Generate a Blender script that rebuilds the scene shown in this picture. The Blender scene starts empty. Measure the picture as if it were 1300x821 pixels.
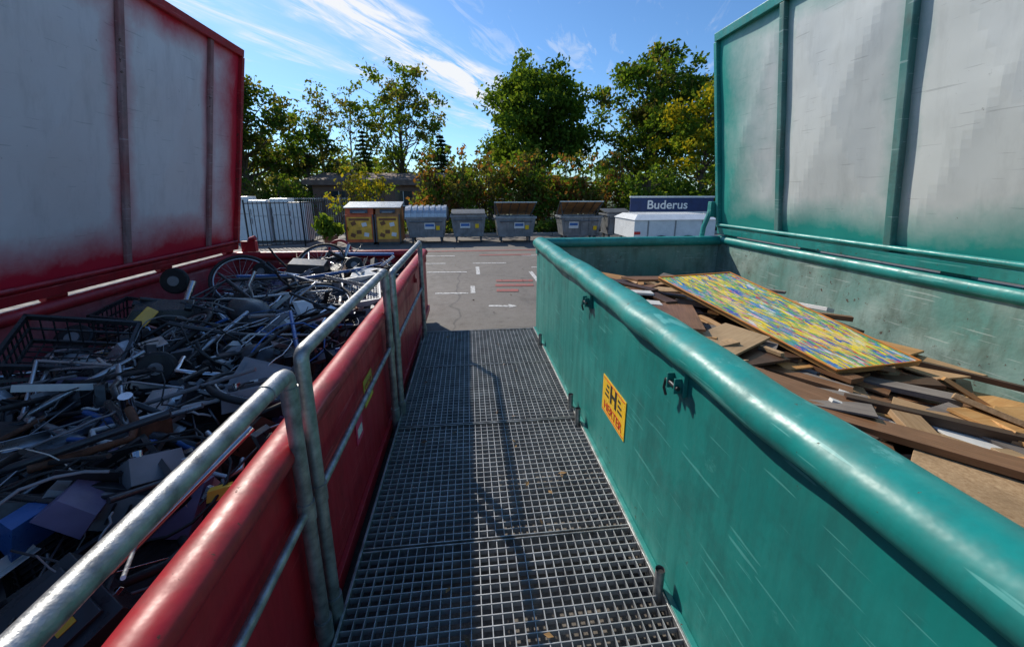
import bpy, math, random
import numpy as np
from mathutils import Vector, Matrix, Euler, noise as mnoise

random.seed(7); np.random.seed(7)
scene = bpy.context.scene
COL = scene.collection

# ------------------------------------------------------------------ helpers
def nodes_mat(name):
    m = bpy.data.materials.new(name); m.use_nodes = True
    nt = m.node_tree
    return m, nt, nt.nodes['Principled BSDF']

def nd(nt, typ, **kw):
    n = nt.nodes.new(typ)
    for k, v in kw.items():
        setattr(n, k, v)
    return n

def ramp(nt, src, stops):
    r = nd(nt, 'ShaderNodeValToRGB')
    el = r.color_ramp.elements
    while len(el) < len(stops): el.new(0.5)
    for e, (p, c) in zip(el, stops):
        e.position = p
        e.color = (c, c, c, 1) if isinstance(c, (int, float)) else (*c, 1)
    nt.links.new(src, r.inputs[0])
    return r.outputs[0]

def mixc(nt, fac, a, b, blend='MIX'):
    m = nd(nt, 'ShaderNodeMix', data_type='RGBA'); m.blend_type = blend
    L = nt.links
    if isinstance(fac, (int, float)): m.inputs[0].default_value = fac
    else: L.new(fac, m.inputs[0])
    for s, v in ((6, a), (7, b)):
        if isinstance(v, tuple): m.inputs[s].default_value = (*v, 1)
        else: L.new(v, m.inputs[s])
    return m.outputs[2]

def math_n(nt, op, a, b=None, clamp=False):
    m = nd(nt, 'ShaderNodeMath', operation=op); m.use_clamp = clamp
    for i, v in enumerate((a, b)):
        if v is None: continue
        if isinstance(v, (int, float)): m.inputs[i].default_value = v
        else: nt.links.new(v, m.inputs[i])
    return m.outputs[0]

def noise_n(nt, vec, scale, detail=4, rough=0.55, mapscale=None, rot=None, dist=0):
    if mapscale or rot:
        mp = nd(nt, 'ShaderNodeMapping')
        if mapscale: mp.inputs['Scale'].default_value = mapscale
        if rot: mp.inputs['Rotation'].default_value = rot
        nt.links.new(vec, mp.inputs[0]); vec = mp.outputs[0]
    n = nd(nt, 'ShaderNodeTexNoise')
    n.inputs['Scale'].default_value = scale
    n.inputs['Detail'].default_value = detail
    n.inputs['Roughness'].default_value = rough
    n.inputs['Distortion'].default_value = dist
    nt.links.new(vec, n.inputs['Vector'])
    return n.outputs[0]

def bump(nt, bsdf, h, strength=0.3, dist=0.01):
    b = nd(nt, 'ShaderNodeBump'); b.inputs['Strength'].default_value = strength
    b.inputs['Distance'].default_value = dist
    nt.links.new(h, b.inputs['Height']); nt.links.new(b.outputs[0], bsdf.inputs['Normal'])

def simple(name, col, rough=0.5, metal=0.0, var=0.25, scale=6, bmp=0.15):
    m, nt, bs = nodes_mat(name)
    tc = nd(nt, 'ShaderNodeTexCoord').outputs['Object']
    n = noise_n(nt, tc, scale, 4)
    dark = tuple(c * (1 - var) for c in col); lite = tuple(min(1, c * (1 + var)) for c in col)
    c = mixc(nt, ramp(nt, n, [(0.3, 0.0), (0.7, 1.0)]), dark, lite)
    nt.links.new(c, bs.inputs['Base Color'])
    n2 = noise_n(nt, tc, scale * 7, 2)
    nt.links.new(ramp(nt, n2, [(0.3, max(0, rough - .12)), (0.7, min(1, rough + .12))]), bs.inputs['Roughness'])
    bs.inputs['Metallic'].default_value = metal
    bump(nt, bs, n2, bmp, 0.004)
    return m

RUST = (0.085, 0.042, 0.026)
def paint(name, base, fade, rust=0.0, fade_amt=0.5, rough=0.4, dirt=(0.05, 0.05, 0.045), dents=0.25, grime=0.5, scuff=.35):
    m, nt, bs = nodes_mat(name); L = nt.links
    tc = nd(nt, 'ShaderNodeTexCoord').outputs['Object']
    big = noise_n(nt, tc, 1.7, 5, 0.6)
    c = mixc(nt, math_n(nt, 'MULTIPLY', ramp(nt, big, [(0.4, 0.0), (0.7, 1.0)]), fade_amt), base, fade)
    st = noise_n(nt, tc, 3.0, 5, 0.65, mapscale=(3.5, 3.5, 0.5))
    c = mixc(nt, math_n(nt, 'MULTIPLY', ramp(nt, st, [(0.46, 0.0), (0.75, 1.0)]), grime), c, dirt)
    # handling smudges
    sm = ramp(nt, noise_n(nt, tc, 4.5, 5, .7), [(.50, 0.), (.66, 1.)])
    c = mixc(nt, math_n(nt, 'MULTIPLY', sm, grime * .8), c, dirt)
    sc = noise_n(nt, tc, 9.0, 2, 0.5, mapscale=(1, .35, 7), rot=(0.5, 0, 0))
    scm = ramp(nt, sc, [(0.66, 0.0), (0.68, 1.0)])
    pale = tuple(min(1, v * 1.15 + .09) for v in fade)
    c = mixc(nt, math_n(nt, 'MULTIPLY', scm, 0.5), c, pale)
    sf = ramp(nt, noise_n(nt, tc, 9, 6, .78, mapscale=(1, .6, 1)), [(.63, 0.), (.70, 1.)])
    c = mixc(nt, math_n(nt, 'MULTIPLY', sf, scuff), c, pale)
    ch = noise_n(nt, tc, 23.0, 6, 0.74)
    reg = noise_n(nt, tc, 1.6, 1)
    chm = ramp(nt, math_n(nt, 'ADD', ch, math_n(nt, 'MULTIPLY', reg, .22)), [(0.845 - rust, 0.0), (0.86 - rust, 1.0)])
    c = mixc(nt, chm, c, RUST)
    L.new(c, bs.inputs['Base Color'])
    r = mixc(nt, chm, (rough,) * 3, (0.85,) * 3)
    r = mixc(nt, math_n(nt, 'MULTIPLY', ramp(nt, st, [(.4, 0.), (.65, 1.)]), .6), r, (min(1, rough + .3),) * 3)
    L.new(r, bs.inputs['Roughness'])
    dn = noise_n(nt, tc, 2.6, 1, .45)
    h = math_n(nt, 'ADD', math_n(nt, 'MULTIPLY', dn, 3.0), math_n(nt, 'MULTIPLY', noise_n(nt, tc, 45, 1), .10))
    bump(nt, bs, h, dents, 0.03)
    return m

class MB:
    def __init__(s): s.v = []; s.f = []; s.m = []; s.uv = []; s.sm = []
    def add(s, verts, faces, mat=0, uvs=None, smooth=False):
        o = len(s.v); s.v += [tuple(v) for v in verts]
        for i, f in enumerate(faces):
            s.f.append(tuple(o + k for k in f)); s.m.append(mat); s.sm.append(smooth)
            s.uv.append(uvs[i] if uvs else [(0, 0)] * len(f))
    def box(s, c, size, rot=None, mat=0, taper=None):
        hx, hy, hz = size[0] / 2, size[1] / 2, size[2] / 2
        tx, ty = taper if taper else (1, 1)
        vs = [Vector((x * (tx if z > 0 else 1), y * (ty if z > 0 else 1), z)) for x in (-hx, hx) for y in (-hy, hy) for z in (-hz, hz)]
        if rot is not None: vs = [rot @ v for v in vs]
        c = Vector(c); vs = [v + c for v in vs]
        fs = [(0, 1, 3, 2), (4, 6, 7, 5), (0, 4, 5, 1), (2, 3, 7, 6), (0, 2, 6, 4), (1, 5, 7, 3)]
        lx = int(np.argmax(size)); ou, ov = random.random() * 9, random.random() * 9
        raw = [(x, y, z) for x in (-hx, hx) for y in (-hy, hy) for z in (-hz, hz)]
        ot = [k for k in range(3) if k != lx]
        uvs = [[(raw[k][lx] + ou, raw[k][ot[0]] + raw[k][ot[1]] + ov) for k in f] for f in fs]
        s.add(vs, fs, mat, uvs)
    def b2(s, a, b, mat=0, taper=None):
        s.box(((a[0] + b[0]) / 2, (a[1] + b[1]) / 2, (a[2] + b[2]) / 2), (abs(b[0] - a[0]), abs(b[1] - a[1]), abs(b[2] - a[2])), None, mat, taper)
    def tube(s, pts, r, mat=0, seg=10, ry=None, caps=True, closed=False, up=None):
        pts = [Vector(p) for p in pts]; n = len(pts)
        rs = r if isinstance(r, (list, tuple)) else [r] * n
        rings = []; prev = None
        for i, p in enumerate(pts):
            if closed: t = pts[(i + 1) % n] - pts[i - 1]
            elif i == 0: t = pts[1] - pts[0]
            elif i == n - 1: t = pts[-1] - pts[-2]
            else: t = (pts[i + 1] - p).normalized() + (p - pts[i - 1]).normalized()
            if t.length < 1e-9: t = Vector((0, 0, 1))
            t.normalize()
            if up is not None: a = Vector(up).cross(t)
            elif prev is None:
                a = Vector((0, 0, 1)).cross(t)
                if a.length < .1: a = Vector((1, 0, 0)).cross(t)
            else: a = prev - t * prev.dot(t)
            a.normalize(); prev = a; b = t.cross(a)
            q = ry / rs[i] if ry else 1
            rings.append([p + a * (rs[i] * math.cos(2 * math.pi * k / seg)) + b * (rs[i] * q * math.sin(2 * math.pi * k / seg)) for k in range(seg)])
        vs = [v for rg in rings for v in rg]; fs = []
        for i in range(n if closed else n - 1):
            j = (i + 1) % n
            for k in range(seg):
                l = (k + 1) % seg
                fs.append((i * seg + k, i * seg + l, j * seg + l, j * seg + k))
        s.add(vs, fs, mat, None, True)
        if caps and not closed:
            s.add(rings[0], [tuple(reversed(range(seg)))], mat); s.add(rings[-1], [tuple(range(seg))], mat)
    def ring(s, c, R, r, rot=None, mat=0, n=24, seg=6, a0=0, a1=2 * math.pi):
        closed = abs(a1 - a0 - 2 * math.pi) < 1e-6
        k = n if closed else n + 1
        P = []
        for i in range(k):
            t = a0 + (a1 - a0) * i / n
            v = Vector((R * math.cos(t), R * math.sin(t), 0))
            if rot is not None: v = rot @ v
            P.append(v + Vector(c))
        s.tube(P, r, mat, seg, closed=closed)
    def build(s, name, mats, parent=None, bevel=0):
        me = bpy.data.meshes.new(name); me.from_pydata(s.v, [], s.f)
        for m in mats: me.materials.append(m)
        me.polygons.foreach_set('material_index', s.m)
        me.polygons.foreach_set('use_smooth', s.sm)
        uvl = me.uv_layers.new(name='UVMap')
        uvl.data.foreach_set('uv', [c for f in s.uv for p in f for c in p])
        me.update()
        ob = bpy.data.objects.new(name, me); COL.objects.link(ob)
        if bevel:
            md = ob.modifiers.new('bev', 'BEVEL'); md.width = bevel; md.segments = 2; md.limit_method = 'ANGLE'
        if parent: ob.parent = parent
        return ob

def empty(name):
    e = bpy.data.objects.new(name, None); COL.objects.link(e); e.empty_display_size = .2
    return e
def R3(a, b, c): return Euler((a, b, c)).to_matrix()

def text_obj(name, body, size, loc, rot, mat, parent, bold=0.0, sx=1.0):
    cu = bpy.data.curves.new(name, 'FONT'); cu.body = body; cu.size = size
    cu.align_x = 'CENTER'; cu.align_y = 'CENTER'; cu.extrude = 0.0006; cu.offset = bold
    cu.materials.append(mat)
    o = bpy.data.objects.new(name, cu); COL.objects.link(o)
    o.location = loc; o.rotation_euler = rot; o.scale = (sx, 1, 1); o.parent = parent
    return o

# ------------------------------------------------------------------ materials
m_teal = paint('teal_paint', (0.008, 0.215, 0.190), (0.03, 0.30, 0.265), rust=.055, fade_amt=.7, rough=.40, dirt=(0.010, 0.115, 0.105), dents=.16, grime=.65, scuff=.3)
m_tealrim = paint('teal_rim_paint', (0.008, 0.245, 0.22), (0.07, 0.36, 0.32), rust=.082, fade_amt=.6, rough=.33, dirt=(0.018, 0.14, 0.125), dents=.24, grime=.6, scuff=.45)
m_tealin = paint('teal_worn_inside', (0.12, 0.28, 0.235), (0.34, 0.41, 0.36), rust=.085, fade_amt=.9, rough=.6, dirt=(0.10, 0.15, 0.115), dents=.45, grime=.75)
m_red = paint('red_paint', (0.44, 0.008, 0.018), (0.50, 0.025, 0.04), rust=.03, fade_amt=.5, rough=.36, dirt=(0.18, 0.008, 0.012), dents=.16, scuff=.2)
m_redrim = paint('red_rim_paint', (0.40, 0.009, 0.018), (0.48, 0.05, 0.055), rust=.088, fade_amt=.4, rough=.38, dirt=(0.13, 0.014, 0.016), dents=.22, grime=.6, scuff=.25)
m_redin = paint('red_worn_inside', (0.38, 0.02, 0.035), (0.36, 0.17, 0.17), rust=.05, fade_amt=.9, rough=.55, dirt=(0.10, 0.03, 0.03), dents=.5)
m_galv = simple('galvanised_steel', (0.33, 0.335, 0.335), .46, .7, .42, 22, .2)
m_galvd = simple('grating_steel', (0.36, 0.37, 0.38), .5, .35, .3, 9, .1)
m_black = simple('black_rubber', (0.014, 0.014, 0.015), .6)
m_darkst = simple('dark_steel', (0.06, 0.06, 0.065), .4, .6)
m_rusty = simple('rusty_steel', (0.13, 0.055, 0.03), .75, .2, .5, 20, .4)
m_white = simple('white_enamel', (0.72, 0.73, 0.72), .3, 0, .08)
m_yellow = simple('yellow_vinyl', (0.90, 0.55, 0.012), .35, 0, .06)
m_redvin = simple('red_vinyl', (0.6, 0.02, 0.02), .35, 0, .08)
m_blackv = simple('black_vinyl', (0.015, 0.015, 0.015), .4, 0, .1)

def lid_mat(name, white, col, dirt, lo, hi, streak):
    m, nt, bs = nodes_mat(name); L = nt.links
    tc = nd(nt, 'ShaderNodeTexCoord').outputs['Object']
    at = nd(nt, 'ShaderNodeAttribute', attribute_name='edge').outputs['Fac']
    n = noise_n(nt, tc, 1.6, 5, .6)
    n2 = noise_n(nt, tc, 22, 3, .7)
    e = math_n(nt, 'ADD', at, math_n(nt, 'MULTIPLY', math_n(nt, 'SUBTRACT', n, .5), .85))
    e = math_n(nt, 'ADD', e, math_n(nt, 'MULTIPLY', math_n(nt, 'SUBTRACT', n2, .5), .16))
    f = ramp(nt, e, [(lo, 0.0), (hi, 1.0)])
    g = noise_n(nt, tc, 1.1, 6, .65)
    w = mixc(nt, math_n(nt, 'MULTIPLY', ramp(nt, g, [(.35, 0.), (.72, 1.)]), .5), white, dirt)
    st = noise_n(nt, tc, 4.0, 5, .7, mapscale=(2, 2, .35))
    w = mixc(nt, math_n(nt, 'MULTIPLY', ramp(nt, st, [(.50, 0.), (.75, 1.)]), streak), w, tuple(c * .55 for c in dirt))
    for rx, th_ in ((.9, .70), (-.6, .71)):
        sc = noise_n(nt, tc, 5.5, 2, .5, mapscale=(1, .5, 10), rot=(rx, 0, 0))
        w = mixc(nt, math_n(nt, 'MULTIPLY', ramp(nt, sc, [(th_, 0.), (th_ + .02, 1.)]), .4), w, tuple(c * .4 for c in white))
    sp_ = ramp(nt, noise_n(nt, tc, 13, 6, .8), [(.66, 0.), (.70, .8)])
    w = mixc(nt, sp_, w, tuple(c * .5 for c in dirt))
    c = mixc(nt, f, w, col)
    ch = noise_n(nt, tc, 26, 4, .7)
    c = mixc(nt, ramp(nt, ch, [(.725, 0.), (.75, .7)]), c, RUST)
    L.new(c, bs.inputs['Base Color'])
    L.new(ramp(nt, g, [(.3, .38), (.7, .6)]), bs.inputs['Roughness'])
    bump(nt, bs, noise_n(nt, tc, 1.8, 2, .4), .8, .03)
    return m
m_lidg = lid_mat('green_lid_sheet', (0.60, 0.63, 0.61), (0.01, 0.27, 0.225), (0.46, 0.49, 0.46), .30, 1.0, .28)
m_lidr = lid_mat('red_lid_sheet', (0.74, 0.67, 0.68), (0.54, 0.010, 0.035), (0.60, 0.50, 0.50), .28, .95, .3)

# ------------------------------------------------------------------ containers
def container(name, xw, xh, y0, y1, zt, mo, mi, mr, sgn, rimr):
    par = empty(name)
    b = MB(); zb = .16; t = .008
    b.b2((xw, y0, zb), (xw + sgn * t, y1, zt - .02), 0)
    b.b2((xh - sgn * t, y0, zb), (xh, y1, zt - .02), 0)
    b.b2((xw + sgn * .009, y1 - t, zb), (xh - sgn * .009, y1, zt - .02), 0)
    b.b2((xw + sgn * .009, y0, zb), (xh - sgn * .009, y0 + t, zt - .02), 0)
    b.b2((xw + sgn * .02, y0 + .01, zb + .002), (xh - sgn * .02, y1 - .01, zb + .04), 0)
    for yy in np.arange(y0 + .3, y1, .62):
        b.b2((xh + sgn * .001, yy, zb), (xh + sgn * .06, yy + .06, zt - .08), 0)
    for k in range(4):
        xx = xw + (xh - xw) * (k + .6) / 4.2
        b.b2((xx, y1 + .001, zb), (xx + .07, y1 + .06, zt - .1), 0)
    for k in (.22, .78):
        xx = xw + (xh - xw) * k
        b.b2((xx - .05, y0, .02), (xx + .05, y1, zb - .001), 0)
    b.b2((xw - sgn * .025, y0, zb - .02), (xw - sgn * .001, y1, zb + .06), 0)
    b.build('shell', [mo], par, .002)
    c = MB()
    c.b2((xw + sgn * .011, y0 + .012, zb + .05), (xw + sgn * .016, y1 - .012, zt - .03))
    c.b2((xh - sgn * .016, y0 + .012, zb + .05), (xh - sgn * .011, y1 - .012, zt - .03))
    c.b2((xw + sgn * .02, y1 - .017, zb + .05), (xh - sgn * .02, y1 - .012, zt - .03))
    c.b2((xw + sgn * .02, y0 + .012, zb + .05), (xh - sgn * .02, y0 + .017, zt - .03))
    c.build('inner_lining', [mi], par)
    r = MB()
    xc = xw + sgn * (rimr * .35)
    P = []
    for yy in np.linspace(y0, y1 - .02, 110):
        w = mnoise.noise(Vector((yy * 1.7, 3.1 * sgn, 0))) * .013 + mnoise.noise(Vector((yy * 5, 3.1 * sgn, 2))) * .005
        P.append((xc + w, yy, zt - rimr * .75 + w * .7))
    r.tube(P, rimr, 0, 20, ry=rimr * .78, up=(0, 0, 1))
    r.tube([(xc, y1 - .03, zt - .06), (xh, y1 - .03, zt - .06)], .055, 0, 14, up=(0, 0, 1))
    r.tube([(xc, y0 + .03, zt - .06), (xh, y0 + .03, zt - .06)], .055, 0, 14, up=(0, 0, 1))
    r.tube([(xh, y0, zt - .05), (xh, y1, zt - .05)], .05, 0, 14, up=(0, 0, 1))
    r.b2((xc - sgn * rimr * .5, y1 - .09, zt - .18), (xc + sgn * .1, y1 + .012, zt - .075))
    r.build('rim', [mr], par)
    return par

green = container('green_container', .78, 3.0, -1.6, 4.43, 1.29, m_teal, m_tealin, m_tealrim, 1, .088)
red = container('red_container', -.60, -3.04, -1.6, 5.52, 1.03, m_red, m_redin, m_redrim, -1, .06)

b = MB()
for yy in (2.40, 1.27, .1):
    b.b2((.762, yy - .045, 1.065), (.779, yy + .045, 1.165), 0)
    b.b2((.735, yy - .030, 1.075), (.763, yy - .022, 1.135), 0)
    b.b2((.735, yy + .022, 1.075), (.763, yy + .030, 1.135), 0)
    b.tube([(.745, yy - .04, 1.10), (.745, yy + .04, 1.10)], .009, 1, 8)
    b.tube([(.745, yy + .05, 1.10), (.742, yy + .055, 1.06), (.75, yy + .05, 1.03)], .006, 1, 8)
b.build('latches', [m_teal, m_darkst], green, .002)
b = MB()
b.tube([(2.80, 4.50, 1.15), (2.82, 4.50, 1.38), (2.90, 4.50, 1.62)], .03, 0, 8)
b.b2((2.86, 4.46, 1.5), (2.96, 4.53, 1.68), 0)
b.b2((2.74, 4.45, 1.1), (2.86, 4.52, 1.22), 0)
b.build('end_bracket', [m_tealrim], green, .004)
b = MB()
b.ring((-1.72, 5.50, 1.02), .14, .018, R3(math.pi / 2, 0, 0), 0, 14, 8, .1, math.pi - .1)
b.tube([(-3.0, 5.56, .95), (-2.86, 5.56, 1.18), (-2.80, 5.56, 1.2)], .035, 0, 8)
b.b2((-2.98, 5.53, 1.02), (-2.80, 5.60, 1.16), 0)
b.build('end_loop', [m_redrim], red, .004)
b = MB()
for yy in (2.9, 1.3, 4.3):
    b.b2((-.599, yy - .03, .83), (-.585, yy + .03, .93), 0)
    b.ring((-.58, yy, .85), .022, .006, R3(0, math.pi / 2, 0), 0, 12, 6)
b.build('lugs', [m_redrim], red, .002)

# labels ---------------------------------------------------------------
b = MB(); b.b2((.7755, 1.73, .53), (.7785, 2.07, .755), 0); b.build('label_plate', [m_yellow], green)
b = MB(); b.b2((.7740, 1.742, .540), (.7752, 2.058, .545), 0); b.b2((.7740, 1.742, .740), (.7752, 2.058, .745), 0)
b.build('label_border', [m_redvin], green)
rt = (math.pi / 2, 0, -math.pi / 2)
text_obj('label_text', 'HERTER', .075, (.7742, 1.90, .580), rt, m_redvin, green, .0006, 1.02)
text_obj('label_logo', 'H', .145, (.7742, 1.90, .682), rt, m_blackv, green, .004, 1.0)
b = MB()
for s_ in (-1, 1):
    for zz, w_ in ((.652, .06), (.682, .05), (.712, .035)):
        yc_ = 1.90 + s_ * (.068 + w_ / 2)
        b.b2((.7742, yc_ - w_ / 2, zz - .007), (.7751, yc_ + w_ / 2, zz + .007), 0)
b.build('label_bars', [m_blackv], green)
b = MB(); b.b2((-.5985, 2.06, .62), (-.5955, 2.24, .78), 0); b.b2((-.5985, 1.86, .52), (-.5955, 1.98, .68), 1)
b.b2((-.5950, 1.88, .55), (-.5940, 1.96, .60), 2)
b.build('warning_labels', [simple('lime_vinyl', (0.55, 0.50, 0.06), .4), simple('pink_vinyl', (0.62, 0.05, 0.12), .4), m_white], red)
text_obj('warning_text', 'STOP', .06, (-.5948, 2.15, .72), (math.pi / 2, 0, math.pi / 2), m_redvin, red, .001)

# lids -----------------------------------------------------------------
def lid(name, xh, zh, y0, y1, H, lean, sgn, ribs, msheet, mframe, mrib, rib_d, wid):
    par = empty(name)
    V = Vector((sgn * math.sin(lean), 0, math.cos(lean))); Nn = Vector((sgn * math.cos(lean), 0, -math.sin(lean)))
    B = Vector((xh, 0, zh))
    def P(y, v, n): return B + Vector((0, y, 0)) + V * v + Nn * n
    ny = int((y1 - y0) / .05); nv = int(H / .05)
    vs = []; ed = []
    rr = sorted(ribs + [y0, y1])
    for i in range(ny + 1):
        y = y0 + (y1 - y0) * i / ny
        lo = max([q for q in rr if q <= y + 1e-6]); his = [q for q in rr if q > y + 1e-6]; hi = min(his) if his else y1
        if hi <= lo: lo = rr[-2]; hi = rr[-1]
        for j in range(nv + 1):
            v = H * j / nv
            uu = abs(2 * (y - lo) / (hi - lo) - 1); vv = abs(2 * v / H - 1)
            n = .050 * (1 - max(uu, vv)) + .010 * mnoise.noise(Vector((y * 2, v * 2, sgn)))
            vs.append(P(y, v, n))
            db = v; dt = H - v; de = y1 - y; dr = min(abs(y - q) for q in rr)
            e = max(1.25 - db / wid[0], 1.05 - dt / wid[1], 1.15 - de / wid[2], .70 - dr / .35, 0)
            ed.append(e)
    fs = [(i * (nv + 1) + j, (i + 1) * (nv + 1) + j, (i + 1) * (nv + 1) + j + 1, i * (nv + 1) + j + 1) for i in range(ny) for j in range(nv)]
    me = bpy.data.meshes.new('sheet'); me.from_pydata(vs, [], fs); me.materials.append(msheet)
    a = me.attributes.new('edge', 'FLOAT', 'POINT'); a.data.foreach_set('value', ed)
    o = bpy.data.objects.new('sheet', me); COL.objects.link(o); o.parent = par
    md = o.modifiers.new('s', 'SOLIDIFY'); md.thickness = .004
    f = MB()
    Rm = Matrix((Nn, Vector((0, 1, 0)), V)).transposed()
    def bx(ya, yb, va, vb, na, nb, mat=0, mb=f):
        mb.box(P((ya + yb) / 2, (va + vb) / 2, (na + nb) / 2), (nb - na, yb - ya, vb - va), Rm, mat)
    bx(y0, y1, -.03, .045, -.05, .05)
    bx(y0, y1, H - .05, H + .03, -.05, .055)
    bx(y1 - .03, y1 + .02, .046, H - .051, -.04, .052)
    bx(y0 - .02, y0 + .03, .046, H - .051, -.04, .052)
    f.tube([P(y0, .075, .045), P(y1 - .03, .075, .045)], .02, 0, 10)
    f.build('frame', [mframe], par, .005)
    g = MB()
    for q in ribs:
        g.box(P(q, H / 2, rib_d / 2 + .002), (rib_d, .055, H - .1), Rm, 0)
        g.box(P(q, H / 2, -.045), (.06, .06, H - .1), Rm, 0)
    g.build('ribs', [mrib], par, .006)
    h = MB()
    for q in np.arange(y0 + .3, y1, 1.1):
        h.tube([P(q, -.06, -.02), P(q + .16, -.06, -.02)], .028, 0, 10)
    h.build('hinges', [mframe], par)
    return par
lid('green_container_lid', 3.0, 1.345, -1.6, 4.43, 2.07, math.radians(8.2), -1, [3.50, 2.47, 1.44, .41, -.6], m_lidg, m_tealrim, paint('teal_rib', (0.03, 0.19, 0.17), (0.22, 0.33, 0.31), rust=.07, fade_amt=.6, rough=.45), .05, (.48, .40, .95))
lid('red_container_lid', -3.04, 1.10, -1.6, 5.50, 2.33, math.radians(10.2), 1, [4.93, 3.80, 2.68, 1.55, .4, -.7], m_lidr, m_redrim, paint('red_rib', (0.30, 0.10, 0.10), (0.38, 0.28, 0.28), rust=.09, fade_amt=.8, rough=.6), .035, (.50, .40, .60))

# ------------------------------------------------------------------ walkway
walk = empty('grating_walkway')
gx0, gx1 = -.515, .745; zt = .20
g = MB(); pitch = .041
nb = int(round((gx1 - gx0) / pitch)); px_ = (gx1 - gx0) / nb
joints = [4.43, 3.48, 2.505, 1.53, .555, -.42, -1.4]
for j in range(len(joints) - 1):
    ya, yb = joints[j + 1] + .012, joints[j] - .012
    dz = random.uniform(-.002, .002)
    for i in range(1, nb):
        x = gx0 + i * px_
        g.b2((x - .0018, ya, zt - .028 + dz), (x + .0018, yb, zt - .001 + dz))
    ncr = int((yb - ya) / pitch)
    for k in range(1, ncr):
        y = ya + (yb - ya) * k / ncr
        g.b2((gx0, y - .0018, zt - .024 + dz), (gx1, y + .0018, zt + dz + .0005))
g.build('bars', [m_galvd], walk)
f = MB()
for j in joints:
    f.b2((gx0, j - .012, zt - .035), (gx1, j - .0065, zt + .004)); f.b2((gx0, j + .0065, zt - .035), (gx1, j + .012, zt + .004))
    f.b2((gx0, j - .03, .02), (gx1, j + .03, zt - .04))
f.b2((gx0 - .012, -1.4, zt - .06), (gx0 - .001, 4.45, zt + .012))
f.b2((gx1 + .001, -1.4, zt - .06), (gx1 + .012, 4.45, zt + .012))
f.build('frame', [m_galv], walk, .0015)
s = MB()
for yy in (1.20, 2.42, 2.62, 3.9, .2):
    s.tube([(.735, yy, .1), (.735, yy, .32)], .019, 0, 14, caps=False)
    s.tube([(.735, yy, .1), (.735, yy, .31)], .015, 1, 12)
s.build('sockets', [m_galv, m_black], walk)
# leaf litter caught on the grating and around the yard
b = MB()
for k in range(130):
    if k < 30: x, y, z_ = random.uniform(-.5, .73), random.uniform(.3, 4.3), .204
    else: x, y, z_ = random.uniform(-5, 7), random.uniform(5.6, 14), .011
    s_ = random.uniform(.012, .03); R_ = R3(random.gauss(0, .3), random.gauss(0, .3), random.uniform(0, 6.28))
    b.add([Vector((x, y, z_ + .006)) + R_ @ Vector(p) * s_ for p in ((-1, 0, 0), (0, -.55, .1), (1, 0, 0), (0, .55, .1))], [(0, 1, 2, 3)], random.randint(0, 1))
b.build('fallen_leaves', [simple('dry_leaf', (0.25, 0.14, 0.05), .8), simple('dead_leaf', (0.13, 0.07, 0.03), .8)])

# ------------------------------------------------------------------ handrails
def rail_section(ya, yb, x, zt, posta=False, zm=.765):
    par = empty('handrail')
    b = MB(); r = .0235; cr = .03
    P = [(x, ya, zt)]
    if posta:
        P = [(x, ya, .12), (x, ya, zt - cr)] + [(x, ya + cr - cr * math.cos(a), zt - cr + cr * math.sin(a)) for a in (.4, .8, 1.2)] + [(x, ya + cr, zt)]
    P += [(x, yy, zt) for yy in np.linspace(P[-1][1] + .05, yb - cr - .02, 5)]
    P += [(x, yb - cr + cr * math.sin(a), zt - cr + cr * math.cos(a)) for a in (0, .4, .8, 1.2)] + [(x, yb, zt - cr), (x, yb, .12)]
    b.tube(P, r, 0, 18)
    b.tube([(x, ya + .01, zm), (x, yb - .01, zm)], .0145, 0, 12)
    b.tube([(x, yb, .12), (x, yb, .30)], .030, 0, 16)
    b.b2((x - .045, yb - .045, .10), (x + .045, yb + .045, .122))
    b.tube([(x, yb - .13, zt), (x, yb - .125, zt), (x, yb - .045, zt)], r + .003, 0, 18)
    b.tube([(x, yb, zt - .13), (x, yb, zt - .045)], r + .003, 0, 18)
    b.tube([(x, yb, zm - .035), (x, yb, zm + .035)], r + .004, 0, 18)
    if posta:
        b.tube([(x, ya, .12), (x, ya, .30)], .030, 0, 16)
        b.tube([(x, ya, zm - .035), (x, ya, zm + .035)], r + .004, 0, 18)
    b.build('tubes', [m_galv], par)
    return par
rail_section(-1.4, 1.17, -.56, 1.262)
rail_section(1.255, 2.60, -.55, 1.292, True)
rail_section(2.70, 4.33, -.525, 1.262, True)

# ------------------------------------------------------------------ scrap pile (red container)
scrap = empty('scrap_metal_pile')
def hs(x, y):
    t = min(1, max(0, (-x - 1.9) / 1.0)); t = t * t * (3 - 2 * t)
    z = .80 - .33 * t + .05 * min(1, max(0, (y - 3) / 2)) - .10 * min(1, max(0, (1.2 - y)))
    return z + .11 * mnoise.noise(Vector((x * 2.1, y * 2.1, 4)))
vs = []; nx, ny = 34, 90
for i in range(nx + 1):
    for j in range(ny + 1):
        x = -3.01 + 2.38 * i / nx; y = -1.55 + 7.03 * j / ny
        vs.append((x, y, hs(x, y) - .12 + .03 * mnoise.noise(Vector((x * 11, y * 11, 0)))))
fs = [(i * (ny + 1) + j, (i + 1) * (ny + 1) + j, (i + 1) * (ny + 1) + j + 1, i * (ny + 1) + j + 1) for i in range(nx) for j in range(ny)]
b = MB(); b.add(vs, fs, 0); b.build('compacted_scrap', [simple('scrap_dark', (0.03, 0.028, 0.028), .6, .3, .6, 12, .9)], scrap)

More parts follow.
